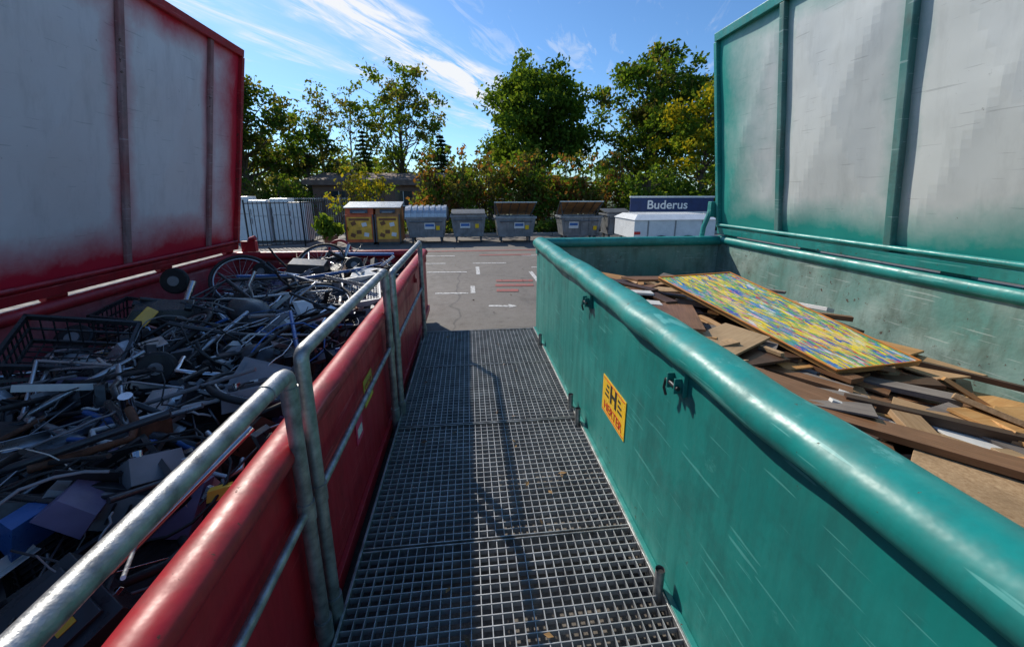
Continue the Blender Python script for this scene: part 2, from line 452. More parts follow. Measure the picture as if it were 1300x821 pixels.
SM = [m_black, simple('blk_plastic', (0.025, 0.025, 0.028), .33), m_darkst, simple('chrome', (0.55, 0.55, 0.57), .18, 1, .1),
      simple('grey_plastic', (0.20, 0.20, 0.21), .45), simple('white_plastic', (0.60, 0.60, 0.58), .4), simple('blue_paint', (0.03, 0.11, 0.32), .35),
      m_rusty, simple('aluminium', (0.46, 0.47, 0.49), .35, .8), simple('orange_plastic', (0.75, 0.40, 0.02), .4), simple('red_plastic', (0.35, 0.02, 0.02), .4),
      simple('brown_panel', (0.12, 0.07, 0.045), .5), simple('violet_case', (0.13, 0.11, 0.20), .4)]
wts = [9, 13, 12, 4, 8, 3.2, 1.4, 3.5, 7, .5, .5, .9, 1.2]
def rm(): return random.choices(range(len(SM)), wts)[0]
def rxy(m=.2, y0=-.3, y1=5.4): return random.uniform(-2.95 + m * .7, -.68 - m), random.uniform(y0, y1 - m)
def inside(q): return -2.98 < q.x < -.68 and q.y < 5.42
b = MB()
for k in range(900):
    x, y = rxy(.1); s = random.choice([.03, .04, .05, .08, .12, .16])
    sz = (s * random.uniform(.5, 1.8), s * random.uniform(.4, 1.3), s * random.uniform(.05, .5))
    b.box((x, y, hs(x, y) + random.uniform(-.08, .07)), sz, R3(random.gauss(0, .8), random.gauss(0, .8), random.uniform(0, 6.28)), rm(), (random.uniform(.6, 1), random.uniform(.6, 1)))
for k in range(70):
    x, y = rxy(.3); R_ = R3(random.gauss(0, .35), random.gauss(0, .35), random.uniform(0, 6.28)); ln_ = random.uniform(.25, .65)
    c_ = Vector((x, y, hs(x, y) + random.uniform(0, .09))); m_ = random.choice([1, 2, 8, 8, 4, 5])
    if not (inside(c_ + R_ @ Vector((ln_ / 2, 0, 0))) and inside(c_ - R_ @ Vector((ln_ / 2, 0, 0)))): continue
    b.box(c_, (ln_, .035, .003), R_, m_); b.box(c_ + R_ @ Vector((0, .0175, .0165)), (ln_, .003, .030), R_, m_)
b.build('housings', SM, scrap, .003)
# appliance casings: stepped boxes with vents, panels, labels
b = MB()
for k in range(58):
    x, y = rxy(.24); w_, d_, h_ = random.uniform(.16, .34), random.uniform(.12, .26), random.uniform(.05, .14)
    R_ = R3(random.gauss(0, .4), random.gauss(0, .4), random.uniform(0, 6.28)); c_ = Vector((x, y, hs(x, y) + random.uniform(-.05, .05)))
    m_ = random.choices([1, 4, 5, 2, 8, 12, 6, 11], [9, 4, 2.2, 4, 3, 1.3, 1, 1])[0]
    b.box(c_, (w_, d_, h_), R_, m_, (.93, .93))
    b.box(c_ + R_ @ Vector((0, 0, h_ / 2 + .006)), (w_ * .7, d_ * .7, .014), R_, random.choice([1, 2, m_]))
    for v_ in range(6):
        b.box(c_ + R_ @ Vector((-w_ * .3 + v_ * w_ * .12, -d_ * .47 - .004, 0)), (.006, .012, h_ * .6), R_, 0)
    if random.random() < .5: b.box(c_ + R_ @ Vector((w_ * .15, d_ * .1, h_ / 2 + .0145)), (.05, .035, .003), R_, random.choice([5, 5, 9]))
    b.tube([c_ + R_ @ Vector((w_ * .3, -d_ * .2, h_ * .5)), c_ + R_ @ Vector((w_ * .3, -d_ * .2, h_ * .5 + .03))], .018, random.choice([1, 3]), 12)
b.build('appliance_casings', SM, scrap, .006)
b = MB()
for k in range(560):
    x, y = rxy(.2); L_ = random.uniform(.12, .7); a = random.uniform(0, 6.28); e = random.gauss(0, .32)
    d = Vector((math.cos(a) * math.cos(e), math.sin(a) * math.cos(e), math.sin(e)))
    p = Vector((x, y, hs(x, y) + random.uniform(-.04, .10)))
    q = p + d * L_
    if not inside(q): continue
    q.z = min(q.z, hs(q.x, q.y) + .22)
    pts = [p, q]
    if random.random() < .55:
        mth = q + Vector((random.gauss(0, .14), random.gauss(0, .14), random.gauss(0, .07)))
        mth.x = max(-2.95, min(-.72, mth.x)); mth.y = min(5.4, mth.y)
        pts = [p, p.lerp(q, .45), p.lerp(q, .9), q.lerp(mth, .5), mth]
    b.tube(pts, random.choice([.003, .005, .008, .010, .012, .014]), random.choices([0, 2, 3, 8, 7, 5, 6, 4, 1], [6, 7, 5, 7, 4, 2, 1.6, 3, 5])[0], 7)
b.build('tubes', SM, scrap)
b = MB()
for k in range(180):
    x, y = rxy(.3); z = hs(x, y) + .06; R = random.uniform(.05, .26)
    ph = random.uniform(0, 6); pts = []
    tilt = R3(random.gauss(0, .6), random.gauss(0, .6), 0)
    n = 22; tot = random.uniform(2.0, 8)
    for i in range(n):
        t = ph + tot * i / n; rr = R * (1 + .3 * math.sin(t * 1.7 + k))
        v = tilt @ Vector((rr * math.cos(t), rr * math.sin(t), random.gauss(0, .006)))
        w = Vector((x, y, z)) + v; w.x = max(-2.97, min(-.7, w.x)); w.y = min(5.42, w.y); pts.append(w)
    b.tube(pts, random.choice([.002, .0035, .005]), random.choices([0, 5, 4, 3, 6], [8, 3, 3, 1, .6])[0], 5)
b.build('cables', SM, scrap)
b = MB()
def wheel(c, R, rot, spokes=24, tire=.016):
    b.ring(c, R, tire, rot, 0, 40, 8); b.ring(c, R - tire * 1.6, .008, rot, 8, 36, 6)
    b.tube([Vector(c) + rot @ Vector((0, 0, -.035)), Vector(c) + rot @ Vector((0, 0, .035))], .02, 2, 10)
    for i in range(spokes):
        a = 6.283 * i / spokes
        b.tube([Vector(c) + rot @ Vector((.018 * math.cos(a + 1), .018 * math.sin(a + 1), .03 * (-1) ** i)), Vector(c) + rot @ Vector(((R - tire) * math.cos(a), (R - tire) * math.sin(a), 0))], .0014, 8, 4, caps=False)
wheel((-1.25, 3.35, .90), .25, R3(.35, .2, 0)); wheel((-1.95, 2.6, .86), .29, R3(.25, -.45, 0))
wheel((-1.05, 1.9, .86), .20, R3(-.2, .3, 0)); wheel((-2.3, 4.2, .92), .27, R3(.95, .2, .3)); wheel((-1.75, 4.85, .98), .27, R3(.7, -.3, .3))
wheel((-2.25, 1.3, .70), .23, R3(-.5, .2, .1))
for c, R, rot in (((-2.62, 3.75, 1.02), .10, R3(1.4, .5, 0)), ((-2.05, 4.1, 1.02), .08, R3(1.3, -.3, 0)), ((-1.6, 2.05, .92), .07, R3(1.2, .9, 0)), ((-2.75, 2.9, .80), .09, R3(.8, .3, 0)), ((-1.3, 4.6, .98), .08, R3(1.2, .4, 0))):
    b.tube([Vector(c) + rot @ Vector((0, 0, -.02)), Vector(c) + rot @ Vector((0, 0, .02))], R, 0, 22)
    b.ring(c, R, .018, rot, 0, 22, 8)
    b.tube([Vector(c) + rot @ Vector((0, 0, -.03)), Vector(c) + rot @ Vector((0, 0, .03))], R * .45, 4, 16)
b.build('wheels', SM, scrap)
b = MB()
def frame(o, rot, s, m):
    K = {k: Vector(o) + rot @ (Vector(v) * s) for k, v in dict(h=(.45, .32, 0), h2=(.43, .42, 0), s=(-.12, .38, 0), bb=(0, 0, 0), r=(-.42, .02, .04), r2=(-.42, .02, -.04), f=(.58, 0, .0), st=(-.16, .5, 0)).items()}
    for p, q, r in (('h', 'bb', .018), ('h2', 's', .015), ('s', 'bb', .016), ('bb', 'r', .009), ('s', 'r', .008), ('bb', 'r2', .009), ('s', 'r2', .008), ('h', 'h2', .019), ('h', 'f', .011), ('s', 'st', .012)):
        b.tube([K[p], K[q]], r * s, m, 10)
frame((-1.75, 3.3, .93), R3(.35, .15, .7), .95, 2); frame((-1.15, 2.7, .90), R3(-.3, .1, 2.4), .9, 2)
frame((-2.0, 1.8, .82), R3(.3, .3, -1.0), .9, 8); frame((-1.35, 4.4, .94), R3(.2, .1, 3.4), .95, 6)
for o, rz in (((-2.2, 3.2, .94), .3), ((-1.35, 1.55, .86), 1.2), ((-1.5, 4.9, 1.0), .5)):
    rot = R3(random.uniform(-.6, .6), random.uniform(-.6, .6), rz)
    for i in range(5):
        a = 6.283 * i / 5
        e = Vector(o) + rot @ Vector((.28 * math.cos(a), .28 * math.sin(a), -.04))
        b.tube([Vector(o), Vector(o).lerp(e, .5), e], [.03, .024, .014], 1, 8)
        b.tube([e + rot @ Vector((-.02, 0, -.04)), e + rot @ Vector((.02, 0, -.04))], .026, 1, 10)
    b.tube([Vector(o) + rot @ Vector((0, 0, -.06)), Vector(o) + rot @ Vector((0, 0, .2))], .022, 3, 10)
b.build('bicycle_frames', SM, scrap)
b = MB()
def crate(o, rot, w, d, h, m, n=9):
    def bb(a, c):
        ctr = rot @ Vector([(a[i] + c[i]) / 2 for i in range(3)]) + Vector(o)
        b.box(ctr, [abs(c[i] - a[i]) for i in range(3)], rot, m)
    t = .012
    for (x0_, x1_, y0_, y1_) in ((-w, w, -d, -d + t), (-w, w, d - t, d), (-w, -w + t, -d, d), (w - t, w, -d, d)):
        bb((x0_ - .002, y0_ - .002, h - .03), (x1_ + .002, y1_ + .002, h)); bb((x0_, y0_, 0), (x1_, y1_, .025)); bb((x0_, y0_, h * .5), (x1_, y1_, h * .5 + .01))
    for i in range(n + 1):
        u = -w + (2 * w - .006) * i / n; v = -d + (2 * d - .006) * i / n
        bb((u, -d + .003, .02), (u + .006, -d + .009, h - .02)); bb((u, d - .009, .02), (u + .006, d - .003, h - .02))
        bb((-w + .003, v, .02), (-w + .009, v + .006, h - .02)); bb((w - .009, v, .02), (w - .003, v + .006, h - .02))
        bb((u, -d, .002), (u + .006, d, .007)); bb((-w, v, .003), (w, v + .006, .009))
crate((-2.25, 2.35, .82), R3(.5, .25, .4), .24, .18, .22, 1); crate((-2.45, 2.0, .68), R3(1.3, .1, .3), .26, .22, .05, 1, 16)
crate((-2.6, 3.3, .70), R3(.1, .2, .1), .24, .2, .2, 1); crate((-1.2, 1.2, .76), R3(.2, -.3, .8), .2, .16, .1, 2, 12)
crate((-.98, 3.6, .90), R3(.2, -.1, .2), .17, .28, .05, 5, 14)
b.build('crates', SM, scrap)
b = MB()
b.box((-2.05, 1.22, .86), (.95, .05, .05), R3(.1, -.03, .05), 8); b.box((-1.95, 1.42, .86), (.85, .04, .03), R3(.1, .05, .12), 1)
b.box((-1.75, 1.05, .84), (.03, .55, .05), R3(.05, 0, .35), 8); b.box((-2.35, 1.55, .82), (.05, .7, .04), R3(.1, .05, -.3), 4)
b.box((-2.2, 3.0, .96), (.40, .26, .09), R3(.15, .15, .5), 1, (.8, .8))
b.box((-1.05, 4.1, .96), (.30, .38, .07), R3(.1, .1, .15), 5, (.9, .9)); b.box((-1.8, 4.6, .98), (.4, .28, .10), R3(.1, .1, .15), 2, (.9, .9))
b.box((-2.12, 2.72, 1.0), (.07, .20, .010), R3(.3, .7, .4), 9); b.box((-1.9, 3.9, 1.02), (.5, .04, .02), R3(.1, .1, .5), 6)
b.box((-1.3, 5.1, 1.03), (.7, .06, .03), R3(.1, .05, .2), 6)
b.build('cases', SM, scrap, .012)
def blob(c, s, rot, m, nm):
    bpy.ops.mesh.primitive_uv_sphere_add(segments=28, ring_count=16)
    o = bpy.context.object; o.name = nm; o.data.materials.append(SM[m]); o.data.shade_smooth()
    for v in o.data.vertices:
        if v.co.z < -.25: v.co.z = -.25 + (v.co.z + .25) * .15
        v.co *= 1 + .07 * mnoise.noise(v.co * 1.8)
    o.location = c; o.scale = s; o.rotation_euler = rot; o.parent = scrap
blob((-1.83, 1.18, .84), (.09, .15, .05), (.2, .3, .4), 5, 'iron_soleplate'); blob((-2.05, 1.15, .80), (.16, .2, .10), (.3, 0, 1), 1, 'vacuum_body')
blob((-1.62, 3.0, .91), (.15, .19, .10), (.4, .2, 1), 1, 'helmet_shell'); blob((-2.16, 1.52, .84), (.045, .06, .03), (0, 0, 0), 9, 'orange_knob')
blob((-1.2, 2.25, .86), (.12, .10, .08), (.1, .5, 0), 2, 'motor_body'); blob((-2.5, 2.6, .72), (.16, .13, .10), (.1, .5, 0), 4, 'drum')

# ------------------------------------------------------------------ wood pile
def wood(name, c1, c2, rough=.6, chip=False, gs=1.0):
    m, nt, bs = nodes_mat(name); L = nt.links
    uv = nd(nt, 'ShaderNodeTexCoord').outputs['UV']; ob = nd(nt, 'ShaderNodeTexCoord').outputs['Object']
    if chip: n = noise_n(nt, ob, 70, 3, .75)
    else: n = noise_n(nt, uv, 5 * gs, 5, .65, mapscale=(1, 16, 1), dist=.6)
    big = noise_n(nt, ob, 3.2, 4)
    c = mixc(nt, ramp(nt, n, [(.32, 0.), (.68, 1.)]), c1, c2)
    c = mixc(nt, math_n(nt, 'MULTIPLY', ramp(nt, big, [(.45, 0.), (.75, 1.)]), .6), c, tuple(v * .4 for v in c1))
    L.new(c, bs.inputs['Base Color']); bs.inputs['Roughness'].default_value = rough
    bump(nt, bs, n, .25, .003)
    return m
WM = [wood('pine_board', (0.34, 0.20, 0.09), (0.47, 0.30, 0.16)), wood('chipboard', (0.28, 0.17, 0.08), (0.46, 0.31, 0.17), .8, True),
      wood('dark_stained', (0.045, 0.022, 0.012), (0.10, 0.05, 0.028), .45), wood('walnut_laminate', (0.15, 0.07, 0.03), (0.26, 0.13, 0.065), .4),
      simple('white_laminate', (0.62, 0.61, 0.58), .4, 0, .1), wood('weathered_grey', (0.12, 0.10, 0.09), (0.24, 0.21, 0.18), .85),
      wood('orange_plywood', (0.42, 0.20, 0.06), (0.56, 0.32, 0.12), .5), wood('beech_veneer', (0.36, 0.23, 0.12), (0.46, 0.32, 0.18), .5)]
woodp = empty('waste_wood_pile')
A = Vector((1.57, 3.06, 1.10)); Bc = Vector((2.16, 3.0, 1.14)); Cc = Vector((2.53, 1.80, .865)); D = Vector((1.96, 1.755, .86))
pc = (A + Bc + Cc + D) / 4; pe = ((Cc + D) / 2 - (A + Bc) / 2).normalized(); pw = (Bc - A).normalized()
def near_painting(x, y, m):
    v = Vector((x, y, 0)) - Vector((pc.x, pc.y, 0)); pe2 = Vector((pe.x, pe.y, 0)).normalized(); pn = Vector((-pe2.y, pe2.x, 0))
    return abs(v.dot(pe2)) < .68 + m and abs(v.dot(pn)) < .30 + m
def pz(x, y): return pc.z + (Vector((x - pc.x, y - pc.y, 0)).dot(Vector((pe.x, pe.y, 0)).normalized())) * pe.z / math.hypot(pe.x, pe.y)
def hw(x, y):
    far = min(1, max(0, (y - 1.0) / 2.0)); end = min(1, max(0, (y - 3.3) / 1.0))
    z = .765 + .18 * far - .17 * end
    t = min(1, max(0, (x - 2.25) / .7)); z -= (.15 - .03 * far) * t * t * (3 - 2 * t)
    return z + .05 * mnoise.noise(Vector((x * 1.8, y * 1.8, 9)))
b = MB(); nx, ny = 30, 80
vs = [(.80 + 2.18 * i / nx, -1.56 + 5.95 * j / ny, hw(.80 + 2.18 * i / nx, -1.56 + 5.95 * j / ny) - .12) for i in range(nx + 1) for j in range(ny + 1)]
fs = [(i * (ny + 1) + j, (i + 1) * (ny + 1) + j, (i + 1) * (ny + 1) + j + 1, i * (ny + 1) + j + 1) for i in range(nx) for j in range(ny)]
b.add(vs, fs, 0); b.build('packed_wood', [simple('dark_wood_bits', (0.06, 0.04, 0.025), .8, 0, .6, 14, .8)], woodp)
b = MB()
for k in range(400):
    kind = random.random()
    if kind < .33: sz = (random.uniform(.4, 1.0), random.uniform(.04, .12), random.uniform(.015, .035))
    elif kind < .75: sz = (random.uniform(.3, .75), random.uniform(.2, .42), random.uniform(.008, .018))
    else: sz = (random.uniform(.08, .3), random.uniform(.03, .12), random.uniform(.01, .04))
    a = random.uniform(0, math.pi) if random.random() < .5 else random.gauss(2.1, .35)
    hl = sz[0] / 2
    mxx = abs(math.cos(a)) * hl + .12; myy = abs(math.sin(a)) * hl + .12
    x = random.uniform(.82 + mxx, 2.96 - mxx); y = random.uniform(-.6 + myy, 4.35 - myy)
    sl = (hw(x + .15, y) - hw(x - .15, y)) / .3
    z = hw(x, y) + random.uniform(-.10, .04); tx, ty = random.gauss(0, .12), random.gauss(0, .12) - sl
    if near_painting(x, y, hl * .8 + sz[1] * .3):
        z = min(z, pz(x, y) - .10); tx *= .4; ty *= .4
    b.box((x, y, z), sz, R3(tx, ty, 0) @ R3(0, 0, a), random.choices(range(8), [4, 4.5, 4, 4, 1.2, 3.5, 3, 2.5])[0])
for c, sz, r, m in (((2.52, 1.25, .78), (.75, .36, .016), R3(.05, .15, 0) @ R3(0, 0, .15), 6), ((2.40, .95, .77), (.8, .3, .016), R3(.0, .12, 0) @ R3(0, 0, -.1), 7),
                    ((1.45, 1.70, .87), (.9, .24, .018), R3(.05, .02, 0) @ R3(0, 0, 2.2), 3), ((1.22, 2.75, .99), (.42, .12, .02), R3(0, .06, 0) @ R3(0, 0, -.25), 4),
                    ((1.22, 2.98, 1.01), (.50, .1, .018), R3(0, .04, 0) @ R3(0, 0, -.18), 4), ((1.75, 3.45, 1.00), (.6, .26, .02), R3(-.1, .04, 0) @ R3(0, 0, .2), 3),
                    ((1.22, 2.25, .95), (.40, .16, .018), R3(0, -.06, 0) @ R3(0, 0, 1.9), 4), ((2.0, 1.30, .84), (.65, .05, .04), R3(.0, .05, 0) @ R3(0, 0, 2.5), 2),
                    ((1.65, 1.25, .86), (.9, .12, .03), R3(.0, .02, 0) @ R3(0, 0, 2.35), 3), ((2.75, 1.75, .80), (.45, .04, .03), R3(0, .1, 0) @ R3(0, 0, 2.3), 2),
                    ((1.3, 3.4, 1.0), (.9, .09, .03), R3(0, .03, 0) @ R3(0, 0, 2.1), 2), ((1.75, .95, .83), (.6, .4, .016), R3(0, .05, 0) @ R3(0, 0, .6), 1),
                    ((1.40, 2.45, .97), (.5, .3, .016), R3(.04, 0, 0) @ R3(0, 0, 1.2), 3), ((1.55, 2.1, .92), (.5, .28, .016), R3(.06, 0, 0) @ R3(0, 0, .5), 7)):
    b.box(c, sz, r, m)
b.build('boards', WM, woodp, .0015)

# abstract painting on the wood pile
m, nt, bs = nodes_mat('abstract_paint'); L = nt.links
uv = nd(nt, 'ShaderNodeTexCoord').outputs['UV']
n0 = noise_n(nt, uv, 1.4, 2, .5, mapscale=(1, 1.6, 1))
n1 = noise_n(nt, uv, 3.5, 4, .6, mapscale=(.8, 2.6, 1), rot=(0, 0, .25), dist=1.6); n2 = noise_n(nt, uv, 5.5, 3, .6, mapscale=(.6, 3.0, 1), rot=(0, 0, .7), dist=1.2)
n3 = noise_n(nt, uv, 7, 3, .6, mapscale=(.6, 3.0, 1), rot=(0, 0, -.5), dist=1.5); n4 = noise_n(nt, uv, 9, 3, .6, mapscale=(.5, 2.6, 1), rot=(0, 0, -.9), dist=1)
c = ramp(nt, math_n(nt, 'ADD', math_n(nt, 'MULTIPLY', n1, .6), math_n(nt, 'MULTIPLY', n0, .4)), [(.36, (0.03, 0.08, 0.40)), (.42, (0.10, 0.34, 0.52)), (.46, (0.04, 0.30, 0.13)), (.50, (0.35, 0.50, 0.06)), (.54, (0.85, 0.62, 0.03)), (.62, (0.85, 0.70, 0.30))])
c = mixc(nt, ramp(nt, n2, [(.57, 0.), (.59, 1.)]), c, (0.03, 0.09, 0.42))
c = mixc(nt, ramp(nt, n3, [(.59, 0.), (.61, 1.)]), c, (0.55, 0.06, 0.05))
c = mixc(nt, ramp(nt, n3, [(.37, 1.), (.39, 0.)]), c, (0.04, 0.28, 0.20))
c = mixc(nt, ramp(nt, n2, [(.36, 1.), (.385, 0.)]), c, (0.62, 0.66, 0.68))
c = mixc(nt, ramp(nt, n4, [(.61, 0.), (.63, 1.)]), c, (0.70, 0.30, 0.36))
c = mixc(nt, ramp(nt, n4, [(.39, 1.), (.41, 0.)]), c, (0.88, 0.64, 0.02))
L.new(c, bs.inputs['Base Color']); bs.inputs['Roughness'].default_value = .45
bump(nt, bs, n2, .3, .004)
par = empty('abstract_painting')
nrm = (Bc - A).cross(D - A).normalized(); nrm = nrm if nrm.z > 0 else -nrm
b = MB(); dn = nrm * -.03
b.add([A, Bc, Cc, D], [(0, 3, 2, 1)], 0, [[(0, 0), (2, 0), (2, 1), (0, 1)]])
b.add([A, Bc, Cc, D, A + dn, Bc + dn, Cc + dn, D + dn], [(0, 1, 5, 4), (1, 2, 6, 5), (2, 3, 7, 6), (3, 0, 4, 7), (4, 5, 6, 7)], 1, [[(0, 0), (.1, 0), (.1, .1), (0, .1)]] * 5)
b.build('panel', [m, WM[6]], par)
b = MB()
for p, q in ((A, Bc), (Bc, Cc), (Cc, D), (D, A)):
    b.tube([p + nrm * .001, q + nrm * .001], .007, 0, 4)
b.build('edging', [simple('orange_edge', (0.60, 0.22, 0.04), .5)], par)

# ------------------------------------------------------------------ ground
def sheet(name, x0, x1, y0, y1, z, mat):
    b = MB(); b.add([(x0, y0, z), (x1, y0, z), (x1, y1, z), (x0, y1, z)], [(0, 1, 2, 3)]); return b.build(name, [mat])
gm, nt, bs = nodes_mat('grass_ground')
tc = nd(nt, 'ShaderNodeTexCoord').outputs['Object']
nt.links.new(mixc(nt, ramp(nt, noise_n(nt, tc, 1.5, 6, .7), [(.35, 0.), (.7, 1.)]), (0.03, 0.055, 0.015), (0.10, 0.11, 0.035)), bs.inputs['Base Color'])
bs.inputs['Roughness'].default_value = .9
sheet('ground', -600, 600, -600, 600, 0, gm)
am, nt, bs = nodes_mat('asphalt'); L = nt.links
tc = nd(nt, 'ShaderNodeTexCoord').outputs['Object']
big = noise_n(nt, tc, .5, 5, .6); fine = noise_n(nt, tc, 90, 2, .8); mid = noise_n(nt, tc, 6, 5, .7)
c = mixc(nt, ramp(nt, big, [(.35, 0.), (.7, 1.)]), (0.100, 0.086, 0.072), (0.165, 0.143, 0.120))
c = mixc(nt, ramp(nt, fine, [(.35, 0.), (.75, .7)]), c, (0.24, 0.215, 0.19))
c = mixc(nt, ramp(nt, mid, [(.58, 0.), (.75, .6)]), c, (0.05, 0.045, 0.04))
st_ = noise_n(nt, tc, 1.4, 5, .7, mapscale=(1, .35, 1))
c = mixc(nt, ramp(nt, st_, [(.55, 0.), (.68, .45)]), c, (0.055, 0.05, 0.045))
vo = nd(nt, 'ShaderNodeTexVoronoi', feature='DISTANCE_TO_EDGE'); vo.inputs['Scale'].default_value = .45
mp = nd(nt, 'ShaderNodeMix', data_type='VECTOR'); mp.inputs[0].default_value = .25
nn = nd(nt, 'ShaderNodeTexNoise'); nn.inputs['Scale'].default_value = 1.5; L.new(tc, nn.inputs['Vector'])
L.new(tc, mp.inputs[4]); L.new(nn.outputs['Color'], mp.inputs[5]); L.new(mp.outputs[1], vo.inputs['Vector'])
c = mixc(nt, ramp(nt, vo.outputs['Distance'], [(.0, .6), (.008, 0.)]), c, (0.04, 0.04, 0.04))
L.new(c, bs.inputs['Base Color']); L.new(ramp(nt, mid, [(.3, .6), (.7, .9)]), bs.inputs['Roughness'])
bump(nt, bs, fine, .5, .006)
sheet('asphalt_yard', -14, 40, -12, 16.2, .004, am)
sheet('paved_path', -13.9, -4.6, 16.25, 24, .006, simple('paving', (0.24, 0.22, 0.19), .8, 0, .3, 4, .4))
b = MB()
x = -4.5
while x < 38:
    b.b2((x, 16.2, .0), (x + .98, 16.35, .12), 0); x += 1.0
b.build('kerb', [simple('concrete', (0.30, 0.29, 0.27), .85, 0, .2, 5, .3)], None, .01)
def worn(name, col):
    m, nt, bs = nodes_mat(name)
    tc = nd(nt, 'ShaderNodeTexCoord').outputs['Object']
    f = ramp(nt, noise_n(nt, tc, 22, 5, .75), [(.47, 0.), (.62, 1.)])
    nt.links.new(mixc(nt, f, col, (0.13, 0.115, 0.10)), bs.inputs['Base Color']); bs.inputs['Roughness'].default_value = .7
    return m
mw = worn('road_paint_white', (0.62, 0.61, 0.58)); mrp = worn('road_paint_red', (0.34, 0.08, 0.065))
par = empty('road_markings'); b = MB(); z = .0085
def q(pts, m): b.add([(p[0], p[1], z) for p in pts], [tuple(range(len(pts)))], m)
def ln(x0, y0, x1, y1, w, m=0):
    d = Vector((x1 - x0, y1 - y0)).normalized(); n = Vector((-d.y, d.x)) * w / 2
    pts = [(x0 - n.x, y0 - n.y), (x1 - n.x, y1 - n.y), (x1 + n.x, y1 + n.y), (x0 + n.x, y0 + n.y)]; q(pts, m)
for a in ((-1.6, 11.3, -.4, 11.25), (-.95, 8.95, -.05, 8.9), (-.62, 7.0, -.03, 6.95), (.1, 10.0, .95, 9.95), (-1.4, 10.1, -.6, 10.05), (.2, 8.6, .2, 9.5), (.06, 6.95, .06, 7.5), (1.5, 9.3, 2.6, 9.25), (1.5, 11.1, 3.0, 11.05), (-4.2, 10.9, -2.4, 10.85), (3.6, 11.0, 5.4, 10.9), (1.4, 7.6, 1.4, 8.8), (.3, 6.1, .62, 6.05), (-5.2, 12.4, -3.5, 12.35)):
    ln(*a, .085)
q([(.62, 5.96), (.76, 6.05), (.62, 6.16)], 0)
z = .0125
for a in ((.5, 7.5, 1.25, 7.45), (.55, 7.9, 1.3, 7.85), (.5, 7.1, .9, 7.05), (1.9, 8.2, 2.8, 8.15), (-2.5, 12.2, 2.5, 12.15), (.3, 11.3, 1.8, 11.25)):
    ln(*a, .18, 1)
b.build('paint', [mw, mrp], par)

